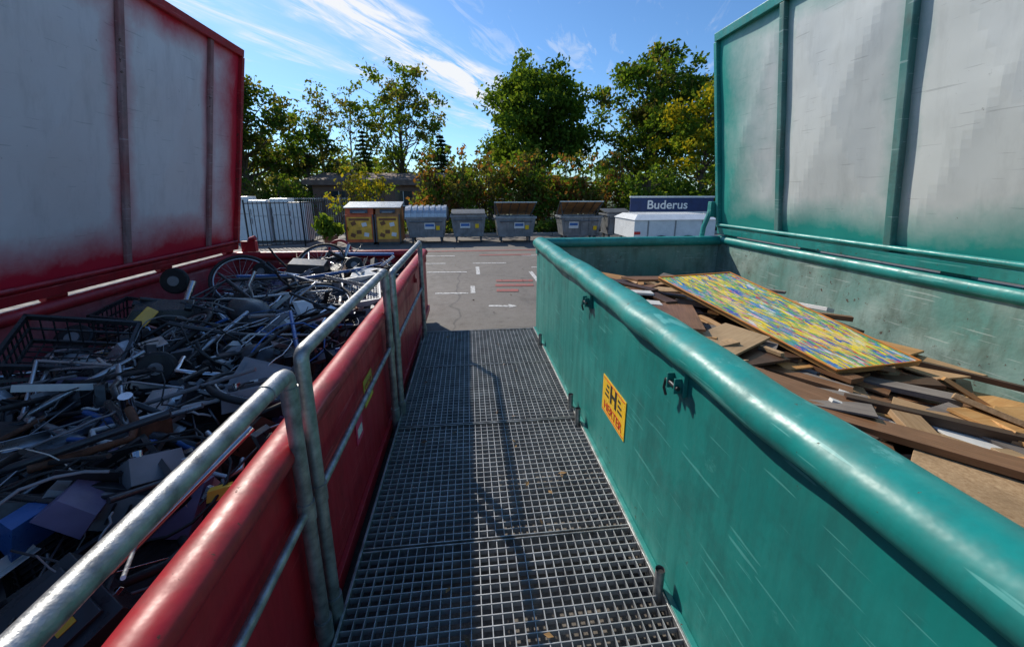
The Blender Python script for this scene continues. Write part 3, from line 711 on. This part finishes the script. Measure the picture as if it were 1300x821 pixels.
# ------------------------------------------------------------------ bins
m_bing = simple('bin_grey', (0.24, 0.25, 0.26), .45, .3, .3, 4); m_bind = simple('bin_dark', (0.07, 0.075, 0.08), .5)
m_lidgr = simple('bin_lid_silver', (0.50, 0.51, 0.52), .35, .6, .15)
m_blue = simple('sticker_blue', (0.03, 0.14, 0.40), .4); m_brown = simple('bin_roof_brown', (0.34, 0.17, 0.07), .6, 0, .3)
m_redor = simple('red_orange', (0.62, 0.11, 0.03), .45); m_ylor = simple('yellow_orange', (0.78, 0.40, 0.04), .45)
m_trim = simple('bin_trim', (0.12, 0.125, 0.13), .5, .4)
def waste_bin(x, y, w, h, kind, st=0):
    par = empty('waste_bin'); b = MB(); d = .95; hb = .90 if kind != 'low' else .95
    yc = y + d / 2
    zb = .22
    vs = []
    for zz, k in ((zb, .86), (hb, 1.0)):
        vs += [(x - w / 2 * k, yc - d / 2 * k, zz), (x + w / 2 * k, yc - d / 2 * k, zz), (x + w / 2 * k, yc + d / 2 * k, zz), (x - w / 2 * k, yc + d / 2 * k, zz)]
    b.add(vs, [(3, 2, 1, 0), (0, 1, 5, 4), (1, 2, 6, 5), (2, 3, 7, 6), (3, 0, 4, 7)], 0)
    for a, c in (((x - w / 2 - .03, yc - d / 2 - .03, hb - .04), (x + w / 2 + .03, yc - d / 2 + .02, hb + .03)), ((x - w / 2 - .03, yc + d / 2 - .02, hb - .04), (x + w / 2 + .03, yc + d / 2 + .03, hb + .03)),
                 ((x - w / 2 - .03, yc - d / 2 + .021, hb - .038), (x - w / 2 + .02, yc + d / 2 - .021, hb + .028)), ((x + w / 2 - .02, yc - d / 2 + .021, hb - .038), (x + w / 2 + .03, yc + d / 2 - .021, hb + .028))):
        b.b2(a, c, 0)
    for k in range(5):
        xx = x + (k - 2) * w * .2
        b.box((xx, yc - d / 2 * .93 - .018, (hb + zb) / 2), (.05, .03, hb - zb - .12), R3(.098, 0, 0), 0)
    b.tube([(x - w * .4, yc - d / 2 - .08, hb - .14), (x + w * .4, yc - d / 2 - .08, hb - .14)], .018, 4, 8)
    for sx in (-.4, .4): b.tube([(x + w * sx, yc - d / 2 - .08, hb - .14), (x + w * sx, yc - d / 2 + .03, hb - .14)], .014, 4, 8)
    b.b2((x - w / 2 + .03, yc - d / 2 + .03, hb - .25), (x + w / 2 - .03, yc + d / 2 - .03, hb - .24), 1)
    for sx in (-.36, .36):
        for sy in (-.3, .3):
            b.tube([(x + w * sx - .025, yc + sy, .10), (x + w * sx + .025, yc + sy, .10)], .095, 1, 14)
            b.b2((x + w * sx - .04, yc + sy - .03, .12), (x + w * sx + .04, yc + sy + .03, zb + .02), 4)
    for s in (-1, 1): b.tube([(x + s * w / 2, yc, hb - .08), (x + s * (w / 2 + .09), yc, hb - .08)], .03, 4, 10)
    if kind == 'barrel':
        n = 10; R = d / 2 + .02
        for i in range(n):
            a0 = math.pi * i / n; a1 = math.pi * (i + 1) / n
            for k in range(14):
                xa = x - w / 2 - .02 + (w + .04) * k / 14; xb = xa + (w + .04) / 14; dz = .03 if k % 2 else 0
                b.add([(xx, yc - math.cos(t) * (R - .0 + dz), hb + .03 + math.sin(t) * (.36 + dz)) for xx, t in ((xa, a0), (xb, a0), (xb, a1), (xa, a1))], [(0, 1, 2, 3)], 2)
        for s in (-1, 1):
            b.add([(x + s * (w / 2 + .02), yc - math.cos(math.pi * i / n) * R, hb + .03 + math.sin(math.pi * i / n) * .36) for i in range(n + 1)], [tuple(range(n + 1))], 2)
            b.box((x + s * (w / 2 + .05), yc, hb + .12), (.03, .06, .5), None, 4)
    elif kind == 'open':
        y0, y1 = yc - d / 2 + .08, yc + d / 2; zr = hb + .06
        b.add([(x - w / 2 - .04, y0, h - .01), (x + w / 2 + .04, y0, h - .01), (x + w / 2 - .04, y1, zr), (x - w / 2 + .04, y1, zr)], [(0, 1, 2, 3)], 3)
        b.add([(x - w / 2 - .04, y0, h - .005), (x + w / 2 + .04, y0, h - .005), (x + w / 2 - .04, y1, zr + .005), (x - w / 2 + .04, y1, zr + .005)], [(3, 2, 1, 0)], 0)
        b.box((x, y0, h), (w + .1, .035, .035), None, 2)
        for s in (-1, 1):
            b.tube([(x + s * (w / 2 + .03), y0, h), (x + s * (w / 2 - .14), yc - .1, hb + .02)], .022, 1, 8)
            b.tube([(x + s * (w / 2 + .03), y0, h), (x + s * (w / 2 - .04), y1, zr)], .024, 1, 8)
        for k in range(4):
            xx = x + (k - 1.5) * w * .22
            b.tube([(xx, y0, h - .025), (xx, y1, zr - .015)], .014, 1, 6)
    else:
        b.box((x, yc + .16, hb + .12), (w, .62, .05), R3(.16, 0, 0), 4)
        b.box((x, yc - .26, hb + .07), (w * .98, .3, .03), R3(.05, 0, 0), 1)
    fy = lambda zz: yc - d / 2 * (.86 + .14 * (zz - zb) / (hb - zb)) - .036
    rr = R3(.098, 0, 0)
    sx_ = {-1: -.3, 0: .12, 1: -.12}[st]
    b.box((x + sx_, fy(.62), .62), (.36, .006, .22 - .04 * st), rr, 5); b.box((x + sx_, fy(.62) - .005, .64), (.30, .006, .09), rr, 6)
    b.box((x + .40 - .1 * st, fy(.55), .55 + .05 * st), (.13, .006, .15), rr, 7)
    b.build('body', [m_bing, m_bind, m_lidgr, m_brown, m_trim, m_white, m_blue, m_yellow], par, .006)
waste_bin(-1.45, 14.1, 1.38, 1.27, 'barrel'); waste_bin(.02, 14.18, 1.22, 1.15, 'low', 1)
waste_bin(1.69, 14.0, 1.42, 1.42, 'open'); waste_bin(4.10, 14.05, 1.52, 1.44, 'open', -1)
waste_bin(5.65, 14.3, 1.0, 1.1, 'low')

def donation(x, y, w, c1, c2):
    par = empty('collection_bin'); b = MB(); d = .95
    b.b2((x - w / 2, y, .10), (x + w / 2, y + d, 1.02), 0)
    b.b2((x - w / 2 + .05, y + .05, .004), (x + w / 2 - .05, y + d - .05, .099), 4)
    b.b2((x - w / 2 + .06, y - .012, .20), (x + w / 2 - .06, y - .001, .95), 1)
    z0, z1, z2 = 1.022, 1.24, 1.37
    vs = [(x - w / 2, y + .08, z0), (x + w / 2, y + .08, z0), (x + w / 2, y + d, z0), (x - w / 2, y + d, z0), (x - w / 2, y + .17, z1), (x + w / 2, y + .17, z1), (x + w / 2, y + d - .1, z2), (x - w / 2, y + d - .1, z2)]
    b.add(vs, [(0, 1, 5, 4), (1, 2, 6, 5), (2, 3, 7, 6), (3, 0, 4, 7), (4, 5, 6, 7)], 2)
    b.box((x, y + d / 2 + .04, 1.335), (w + .08, d - .1, .035), R3(.2, 0, 0), 3)
    b.box((x, y + .10, 1.13), (w * .62, .06, .12), R3(-.35, 0, 0), 4)
    b.tube([(x - w * .22, y + .05, 1.1), (x + w * .22, y + .05, 1.1)], .014, 3, 8)
    for s in (-1, 1): b.b2((x + s * w / 2 - .02, y - .02, .1), (x + s * w / 2 + .02, y + .02, 1.03), 4)
    for k, (dx, dz) in enumerate(((-.2, .74), (.18, .7), (-.02, .45), (.24, .36), (-.24, .34))):
        b.box((x + dx * w, y - .016, dz), (.16, .006, .13), R3(0, .2 * (k - 2), 0), (5, 6, 5, 6, 5)[k])
    b.b2((x - w * .36, y - .018, .83), (x + w * .36, y - .013, .91), 5)
    b.build('body', [c1, c2, c1, m_lidgr, m_bind, simple('brown_print', (0.20, 0.07, 0.02), .5), m_white], par, .01)
donation(-3.66, 13.95, .92, m_redor, m_ylor); donation(-2.72, 13.95, .80, simple('ochre', (0.36, 0.15, 0.05), .5), m_ylor)

# ------------------------------------------------------------------ trailer + banner
par = empty('box_trailer'); b = MB()
b.b2((4.6, 10.6, .50), (7.0, 12.1, 1.02), 0)
vs = [(4.57, 10.55, 1.022), (7.03, 10.55, 1.022), (7.03, 12.15, 1.022), (4.57, 12.15, 1.022), (4.75, 10.8, 1.16), (6.85, 10.8, 1.16), (6.85, 11.9, 1.16), (4.75, 11.9, 1.16)]
b.add(vs, [(0, 1, 5, 4), (1, 2, 6, 5), (2, 3, 7, 6), (3, 0, 4, 7), (4, 5, 6, 7)], 0)
b.b2((4.56, 10.58, .44), (7.04, 10.63, .50), 1)
for xx in (5.4, 6.2):
    for yy in (10.5, 12.12): b.tube([(xx, yy, .30), (xx, yy + .14, .30)], .29, 2, 24)
for xx in (5.0, 5.8, 6.6): b.b2((xx - .02, 10.585, .52), (xx + .02, 10.598, 1.0), 1)
b.b2((4.60, 10.58, .62), (4.78, 10.597, .70), 3)
b.tube([(7.0, 11.35, .45), (7.9, 11.35, .45)], .04, 1, 8)
b.build('body', [m_white, m_bing, m_black, m_redvin], par, .03)
par = empty('banner_sign'); b = MB()
b.b2((5.45, 13.0, 1.12), (8.4, 13.06, 1.58), 0); b.b2((5.42, 12.99, 1.585), (8.43, 13.07, 1.64), 1); b.b2((5.42, 12.99, 1.06), (8.43, 13.07, 1.115), 1)
for xx in (5.6, 8.2): b.b2((xx - .04, 13.07, .004), (xx + .04, 13.15, 1.6), 1)
b.build('board', [simple('navy', (0.012, 0.03, 0.11), .6), m_white], par)
text_obj('lettering', 'Buderus', .40, (6.75, 12.995, 1.34), (math.pi / 2, 0, 0), m_white, par, .006, 1.1)

# ------------------------------------------------------------------ fence, refrigerators, planter
m_fence = simple('fence_dark', (0.03, 0.032, 0.035), .45, .4)
def fence(pts, h, mat, gap=.12, base=.1):
    par = empty('metal_fence'); b = MB()
    for p, q in zip(pts[:-1], pts[1:]):
        p = Vector(p); q = Vector(q); d = q - p; n = max(2, int(d.length / gap))
        for i in range(n + 1):
            c = p + d * i / n; r = .025 if i in (0, n) else .011
            b.tube([(c.x, c.y, 0 if r > .02 else base), (c.x, c.y, h + (.06 if r > .02 else 0))], r, 0, 6)
        for zz in (base, h - .05): b.tube([(p.x, p.y, zz), (q.x, q.y, zz)], .018, 0, 6)
    b.build('bars', [mat], par)
fence([(-6.9, 13.3), (-5.45, 13.9), (-5.25, 15.6)], 1.48, m_fence)
fence([(-8.9, 20.5), (-7.0, 20.3), (-5.6, 20.4)], 1.5, simple('fence_light', (0.4, 0.4, 0.4), .5, .5), .1)
def fridge(x, y, w, h):
    par = empty('refrigerator'); b = MB()
    b.b2((x, y + .06, .05), (x + w, y + .62, h), 0); b.b2((x + .01, y, .08), (x + w - .01, y + .055, h * .62), 0); b.b2((x + .01, y, h * .62 + .015), (x + w - .01, y + .055, h - .01), 0)
    b.b2((x + .04, y - .03, h * .45), (x + .06, y - .001, h * .6), 1); b.b2((x + .04, y - .03, h * .66), (x + .06, y - .001, h * .8), 1); b.b2((x + .03, y + .1, .005), (x + w - .03, y + .58, .049), 2)
    b.build('body', [m_white, m_bing, m_bind], par, .012)
for x, y, w, h in ((-8.3, 15.1, .62, 1.62), (-7.62, 15.0, .6, 1.5), (-6.98, 15.15, .6, 1.55), (-6.32, 15.0, .58, 1.42)): fridge(x, y, w, h)
# ------------------------------------------------------------------ vegetation
def leafmat(name, col, tr=.42, var=.35):
    m = bpy.data.materials.new(name); m.use_nodes = True; nt = m.node_tree; nt.nodes.clear(); L = nt.links
    out = nd(nt, 'ShaderNodeOutputMaterial'); tc = nd(nt, 'ShaderNodeTexCoord').outputs['Object']
    n = noise_n(nt, tc, 1.3, 2, .7)
    f = ramp(nt, n, [(.35, 0.), (.65, 1.)])
    c = mixc(nt, f, tuple(v * (1 - var) for v in col), tuple(v * (1 + var) for v in col))
    tcol = (min(1, col[0] * 2.6), min(1, col[1] * 2.2), col[2] * .8)
    d = nd(nt, 'ShaderNodeBsdfDiffuse'); t = nd(nt, 'ShaderNodeBsdfTranslucent'); mx = nd(nt, 'ShaderNodeMixShader'); mx.inputs[0].default_value = tr
    t.inputs[0].default_value = (*tcol, 1)
    L.new(c, d.inputs[0]); L.new(d.outputs[0], mx.inputs[1]); L.new(t.outputs[0], mx.inputs[2]); L.new(mx.outputs[0], out.inputs[0])
    return m
lf_g = leafmat('leaf_green', (0.075, 0.135, 0.022)); lf_d = leafmat('leaf_dark', (0.04, 0.08, 0.018)); lf_y = leafmat('leaf_yellow', (0.24, 0.22, 0.02))
lf_l = leafmat('leaf_light', (0.115, 0.175, 0.03)); lf_r = leafmat('leaf_red', (0.17, 0.085, 0.035)); lf_o = leafmat('leaf_olive', (0.11, 0.115, 0.04)); lf_c = leafmat('needle', (0.03, 0.055, 0.025), .2)
m_bark = simple('bark', (0.10, 0.075, 0.05), .9, 0, .4, 8, .8); m_birch = simple('pale_bark', (0.30, 0.27, 0.23), .8, 0, .5, 5, .5)
def leaves(name, clumps, per, size, mats, wts, parent, rng, flat=1.0):
    C = []; MI = []
    for (c, r) in clumps:
        k = max(8, int(per * (r ** 2) * rng.uniform(.8, 1.2)))
        d = rng.normal(size=(k, 3)); d /= np.linalg.norm(d, axis=1)[:, None]
        rad = rng.random(k) ** .45 * r * (1 + .25 * rng.normal(size=k))
        p = np.array(c) + d * rad[:, None] * np.array([1, 1, .72 * flat]); C.append(p)
        base = rng.choice(len(mats), p=wts)
        mi = np.where(rng.random(k) < .65, base, rng.choice(len(mats), size=k, p=wts)); MI.append(mi)
    P = np.concatenate(C); MI = np.concatenate(MI); n = len(P)
    a = rng.normal(size=(n, 3)); a /= np.linalg.norm(a, axis=1)[:, None]
    q = rng.normal(size=(n, 3)); q = np.cross(a, q); q /= np.linalg.norm(q, axis=1)[:, None]
    s = size * rng.uniform(.6, 1.35, n)[:, None]
    V = np.stack([P - a * s * .7, P - q * s * .42, P + a * s * .7, P + q * s * .42], 1).reshape(-1, 3)
    me = bpy.data.meshes.new(name)
    me.vertices.add(4 * n); me.vertices.foreach_set('co', V.ravel())
    me.loops.add(4 * n); me.loops.foreach_set('vertex_index', np.arange(4 * n))
    me.polygons.add(n); me.polygons.foreach_set('loop_start', np.arange(n) * 4)
    for m in mats: me.materials.append(m)
    me.polygons.foreach_set('material_index', MI.astype(np.int32)); me.update(calc_edges=True); me.validate()
    o = bpy.data.objects.new(name, me); COL.objects.link(o); o.parent = parent
    return o
def tree(name, x, y, h, r, base, seed, per=200, size=.16, ncl=60, cr=(.16, .28), mats=(lf_g, lf_d, lf_l), w=(.45, .35, .2), bark=m_bark, tr=.22, top=.75, shell=.55):
    rng = np.random.default_rng(seed); par = empty(name); b = MB()
    th = h * .82; lean = rng.normal(size=2) * .02 * h
    tp = [(x + lean[0] * t * t, y + lean[1] * t * t, th * t) for t in np.linspace(0, 1, 7)]
    b.tube(tp, [tr * (1 - .86 * t) + (.06 if t == 0 else 0) for t in np.linspace(0, 1, 7)], 0, 10)
    cl = []; zc = (h + base) / 2; hz = (h - base) / 2
    for k in range(ncl):
        d = rng.normal(size=3); d /= np.linalg.norm(d)
        rad = rng.random() ** shell
        lump = 1 + .22 * mnoise.noise(Vector((d[0] * 2 + seed, d[1] * 2, d[2] * 2)))
        zr = d[2] * hz * rad * lump
        f = 1 if d[2] < 0 else (1 - (1 - top) * (zr / hz) ** 2)
        c = np.array([x + d[0] * r * rad * lump * f, y + d[1] * r * rad * lump * f, zc + zr * .92])
        c[2] = max(c[2], base)
        cl.append((c, r * rng.uniform(*cr)))
    for k, (c, q_) in enumerate(cl):
        if k % 2: continue
        t = min(.95, max(.2, (c[2] - .25 * h * rng.uniform(.4, 1)) / th)); i = int(t * 6); f_ = t * 6 - i
        p0 = Vector(tp[i]).lerp(Vector(tp[min(6, i + 1)]), f_); p1 = Vector(c)
        mid = p0.lerp(p1, .5) + Vector((0, 0, -.06 * h * rng.random() + .02 * h))
        rr = max(.02, tr * (1 - .8 * t) * .42)
        b.tube([p0, p0.lerp(mid, .5), mid, p1], [rr, rr * .8, rr * .6, rr * .25], 0, 6)
    b.build('trunk', [bark], par)
    leaves('crown', cl, per, size, mats, list(w), par, rng)
    return par
tree('oak_tree', 4.7, 29, 10.8, 4.5, 1.9, 11, per=215, size=.20, ncl=160, cr=(.13, .24), tr=.3, top=.6, mats=(lf_g, lf_l, lf_d), w=(.5, .3, .2))
tree('maple_tree', 12.2, 26.5, 10.9, 4.2, 2.0, 12, per=190, size=.20, ncl=130, cr=(.13, .25), tr=.28, mats=(lf_g, lf_d, lf_o), w=(.5, .25, .25), top=.6)
tree('yellowing_tree', 12.3, 20.5, 7.6, 2.5, 1.6, 13, per=280, size=.155, ncl=85, cr=(.14, .26), tr=.16, mats=(lf_y, lf_l, lf_g), w=(.5, .35, .15))
tree('linden_tree', -12.6, 25, 8.6, 3.3, 1.2, 14, per=180, size=.19, ncl=90, cr=(.14, .28), mats=(lf_o, lf_d, lf_g), w=(.35, .35, .3))
tree('linden_tree', -10.2, 28, 6.6, 2.6, .8, 15, per=180, size=.19, ncl=60, cr=(.16, .28), mats=(lf_d, lf_o, lf_g), w=(.4, .35, .25))
tree('birch_tree', -9.9, 30, 9.6, 2.2, 3.6, 16, per=130, size=.165, ncl=46, cr=(.13, .24), mats=(lf_o, lf_g, lf_l), w=(.5, .3, .2), bark=m_birch, tr=.13)
tree('birch_tree', -8.3, 31, 9.4, 1.8, 4.8, 17, per=130, size=.165, ncl=34, cr=(.14, .26), mats=(lf_o, lf_g, lf_l), w=(.5, .3, .2), bark=m_birch, tr=.11)
tree('ash_tree', -4.5, 30, 10.8, 3.4, 2.4, 18, per=170, size=.18, ncl=110, cr=(.10, .22), mats=(lf_g, lf_o, lf_l), w=(.4, .35, .25), tr=.2, shell=.4)
tree('ash_tree', -13.5, 21, 8.0, 2.3, 1.5, 19, per=180, size=.18, ncl=60, mats=(lf_o, lf_g, lf_d), w=(.4, .3, .3))
tree('birch_tree', 17.5, 27, 9, 3.0, 2, 20, per=150, size=.2, ncl=50)
def conifer(x, y, h, r, seed):
    rng = np.random.default_rng(seed); par = empty('spruce_tree'); b = MB()
    b.tube([(x, y, 0), (x, y, h * .5), (x, y, h)], [.14, .08, .015], 0, 8)
    cl = []
    for lv in range(20):
        t = lv / 20; z = .6 + (h - .7) * t; rr = r * (1 - t) ** .9 + .06
        for k in range(7):
            a = 6.283 * (k + rng.random() * .9) / 7 + lv
            q_ = rr * rng.uniform(.6, 1.25)
            b.tube([(x, y, z + .1), (x + math.cos(a) * q_, y + math.sin(a) * q_, z - .12 * rr)], [.02, .005], 0, 4)
            for s_ in (.3, .65, 1.0): cl.append((np.array([x + math.cos(a) * q_ * s_, y + math.sin(a) * q_ * s_, z - .16 * rr * s_]), .14 + .10 * (1 - t)))
    b.build('trunk', [m_bark], par); leaves('needles', cl, 380, .13, [lf_c, lf_d], [.6, .4], par, rng, .7)
conifer(-7.6, 32, 6.4, 1.7, 1); conifer(-1.8, 30, 5.9, 1.6, 2)
def bush(name, x0, x1, y0, y1, h, seed, mats, w, n=60, per=300, size=.14, cr=(.35, .7)):
    rng = np.random.default_rng(seed); par = empty(name); b = MB(); cl = []
    for k in range(n):
        x = rng.uniform(x0, x1); y = rng.uniform(y0, y1); hh = h * (.72 + .4 * (mnoise.noise(Vector((x * .7, seed, 0))) + .3))
        z = rng.random() ** .6 * hh; cl.append((np.array([x, y, max(.3, z)]), rng.uniform(*cr)))
        if k % 2 == 0: b.tube([(x, (y0 + y1) / 2, 0), (x + rng.normal() * .1, y, z)], [.03, .01], 0, 5)
    for k in range(n // 2):
        x = rng.uniform(x0, x1); hh = h * (.9 + .35 * rng.random()); cl.append((np.array([x, rng.uniform(y0, y1), hh]), .2))
        b.tube([(x, (y0 + y1) / 2, 0), (x, (y0 + y1) / 2, hh)], [.02, .006], 0, 4)
    b.build('stems', [m_bark], par); leaves('foliage', cl, per, size, mats, w, par, rng)
bush('hedge', -2.2, 3.4, 18.3, 20.2, 3.0, 31, [lf_r, lf_o, lf_g, lf_l], [.25, .3, .25, .2], 110, 260)
bush('hedge', 2.6, 8.2, 18.6, 20.6, 2.9, 32, [lf_r, lf_g, lf_o, lf_l], [.28, .27, .25, .2], 110, 260)
bush('hedge', 7.6, 14.5, 18.0, 19.6, 2.4, 33, [lf_g, lf_l, lf_d], [.45, .35, .2], 100, 260)
bush('shrub', -5.5, -3.5, 17.2, 18.6, 2.7, 34, [lf_l, lf_y, lf_o], [.45, .25, .3], 36, 260, .12, (.3, .5))
bush('shrub', -12, -8.5, 21.5, 23, 2.2, 35, [lf_g, lf_o, lf_d], [.4, .3, .3], 50, 260)
bush('grass_strip', -3.2, 14, 16.5, 17.6, .45, 36, [lf_g, lf_l, lf_o], [.4, .3, .3], 120, 220, .14, (.25, .4))
par = empty('potted_plant'); b = MB()
b.tube([(-4.55, 13.7, .004), (-4.55, 13.7, .34)], [.17, .24], 0, 18); b.ring((-4.55, 13.7, .34), .24, .02, None, 0, 20, 6)
b.build('pot', [simple('terracotta', (0.30, 0.11, 0.06), .7)], par)
rng = np.random.default_rng(5); leaves('leaves', [(np.array([-4.55 + rng.normal() * .14, 13.7 + rng.normal() * .1, .45 + rng.random() * .45]), .26) for _ in range(18)], 500, .15, [lf_l, lf_g], [.7, .3], par, rng)
rng = np.random.default_rng(77); cl = []
for k in range(420):
    x = rng.uniform(-70, 75); hh = 4.2 + 2.2 * (mnoise.noise(Vector((x * .12, 0, 0))) + .2); cl.append((np.array([x, rng.uniform(48, 56), rng.random() ** .6 * hh]), rng.uniform(1.0, 2.0)))
leaves('distant_trees', cl, 28, .45, [lf_d, lf_o, lf_g], [.4, .35, .25], None, rng)

# ------------------------------------------------------------------ low building
def brickmat():
    m, nt, bs = nodes_mat('brick'); tc = nd(nt, 'ShaderNodeTexCoord').outputs['Object']
    mp = nd(nt, 'ShaderNodeMapping'); mp.inputs['Rotation'].default_value = (math.pi / 2, 0, 0); nt.links.new(tc, mp.inputs[0])
    br = nd(nt, 'ShaderNodeTexBrick'); br.inputs['Scale'].default_value = 4; br.inputs['Color1'].default_value = (.26, .12, .07, 1); br.inputs['Color2'].default_value = (.20, .09, .055, 1); br.inputs['Mortar'].default_value = (.3, .28, .25, 1)
    nt.links.new(mp.outputs[0], br.inputs[0]); nt.links.new(br.outputs[0], bs.inputs['Base Color']); bs.inputs['Roughness'].default_value = .85
    return m
par = empty('brick_building'); b = MB()
b.b2((-9.2, 25.5, 0), (-.2, 31, 2.15), 0); b.b2((-9.6, 25.0, 2.152), (.2, 31.4, 2.45), 1)
vs = [(-9.6, 25.0, 2.452), (.2, 25.0, 2.452), (.2, 31.4, 2.452), (-9.6, 31.4, 2.452), (-9.2, 27.6, 2.95), (-.2, 27.6, 2.95), (-.2, 28.8, 2.95), (-9.2, 28.8, 2.95)]
b.add(vs, [(0, 1, 5, 4), (1, 2, 6, 5), (2, 3, 7, 6), (3, 0, 4, 7), (4, 5, 6, 7)], 1)
for x in (-8.2, -6.3, -4.4, -2.5):
    b.b2((x, 25.46, .95), (x + 1.0, 25.498, 1.8), 2); b.b2((x - .05, 25.44, .88), (x + 1.05, 25.497, .945), 3); b.b2((x + .48, 25.44, .95), (x + .52, 25.459, 1.8), 3)
b.build('walls_and_roof', [brickmat(), simple('roof_brown', (0.20, 0.13, 0.10), .8, 0, .3, 3, .4), simple('window_glass', (0.03, 0.04, 0.05), .1), m_white], par)

# ------------------------------------------------------------------ world, sun
az = math.radians(-33); el = math.radians(38)
w = bpy.data.worlds.new('World'); scene.world = w; w.use_nodes = True; nt = w.node_tree; L = nt.links
bg = nt.nodes['Background']; bg.inputs['Strength'].default_value = .15
sky = nd(nt, 'ShaderNodeTexSky'); sky.sky_type = 'NISHITA'; sky.sun_disc = False
sky.sun_elevation = el; sky.sun_rotation = az; sky.air_density = 1.0; sky.dust_density = .35; sky.ozone_density = 3.5
tc = nd(nt, 'ShaderNodeTexCoord').outputs['Generated']
sp = nd(nt, 'ShaderNodeSeparateXYZ'); L.new(tc, sp.inputs[0])
zc = math_n(nt, 'MAXIMUM', sp.outputs[2], .02)
X = math_n(nt, 'DIVIDE', sp.outputs[0], zc); Y = math_n(nt, 'DIVIDE', sp.outputs[1], zc)
u = math_n(nt, 'ADD', math_n(nt, 'MULTIPLY', X, .409), math_n(nt, 'MULTIPLY', Y, .9126))
v = math_n(nt, 'ADD', math_n(nt, 'MULTIPLY', X, .9126), math_n(nt, 'MULTIPLY', Y, -.409))
cb = nd(nt, 'ShaderNodeCombineXYZ'); L.new(u, cb.inputs[0]); L.new(v, cb.inputs[1])
warp = noise_n(nt, cb.outputs[0], .9, 3, .6)
v2 = math_n(nt, 'ADD', v, math_n(nt, 'MULTIPLY', math_n(nt, 'SUBTRACT', warp, .5), .8))
def band(c, wd):
    return math_n(nt, 'SUBTRACT', 1.0, math_n(nt, 'DIVIDE', math_n(nt, 'ABSOLUTE', math_n(nt, 'SUBTRACT', v2, c)), wd), True)
fib = noise_n(nt, cb.outputs[0], 2.4, 6, .68, mapscale=(.5, 2.6, 1), dist=.8)
fibm = ramp(nt, fib, [(.36, 0.), (.64, 1.)])
m1 = math_n(nt, 'MULTIPLY', band(-1.66, .36), fibm); m2 = math_n(nt, 'MULTIPLY', math_n(nt, 'MULTIPLY', band(-2.40, .26), fibm), .8)
m3 = math_n(nt, 'MULTIPLY', ramp(nt, math_n(nt, 'MULTIPLY', warp, fibm), [(.36, 0.), (.66, 1.)]), .3)
msk = math_n(nt, 'ADD', math_n(nt, 'ADD', math_n(nt, 'MULTIPLY', m1, 2.0), m2), m3, True)
msk = math_n(nt, 'MULTIPLY', msk, ramp(nt, sp.outputs[2], [(.03, 0.), (.14, 1.)]))
skyc = mixc(nt, 1.0, sky.outputs[0], (0.60, 0.82, 1.00), 'MULTIPLY')
L.new(mixc(nt, msk, skyc, (6.0, 6.2, 6.5)), bg.inputs[0])
sd = bpy.data.lights.new('sun', 'SUN'); sd.energy = 4.6; sd.angle = math.radians(.6); sd.color = (1, .93, .82)
so = bpy.data.objects.new('sun', sd); COL.objects.link(so)
S = Vector((math.sin(az) * math.cos(el), math.cos(az) * math.cos(el), math.sin(el)))
so.rotation_euler = S.to_track_quat('Z', 'Y').to_euler(); so.location = S * 50

# ------------------------------------------------------------------ camera
cam = bpy.data.cameras.new('camera'); co = bpy.data.objects.new('camera', cam); COL.objects.link(co)
psi = math.radians(6.32); th = math.radians(13.8)
F = Vector((math.sin(psi) * math.cos(th), math.cos(psi) * math.cos(th), -math.sin(th))); Rv = Vector((math.cos(psi), -math.sin(psi), 0)); U = Rv.cross(F)
M = Matrix((Rv, U, -F)).transposed().to_4x4(); M.translation = Vector((0, 0, 1.8)); co.matrix_world = M
cam.sensor_width = 36; cam.lens = 36 * 500 / 1300; cam.shift_y = -45 / 1300; cam.clip_start = .03; cam.clip_end = 2000
scene.camera = co
scene.view_settings.view_transform = 'Standard'; scene.view_settings.look = 'None'; scene.view_settings.exposure = 0
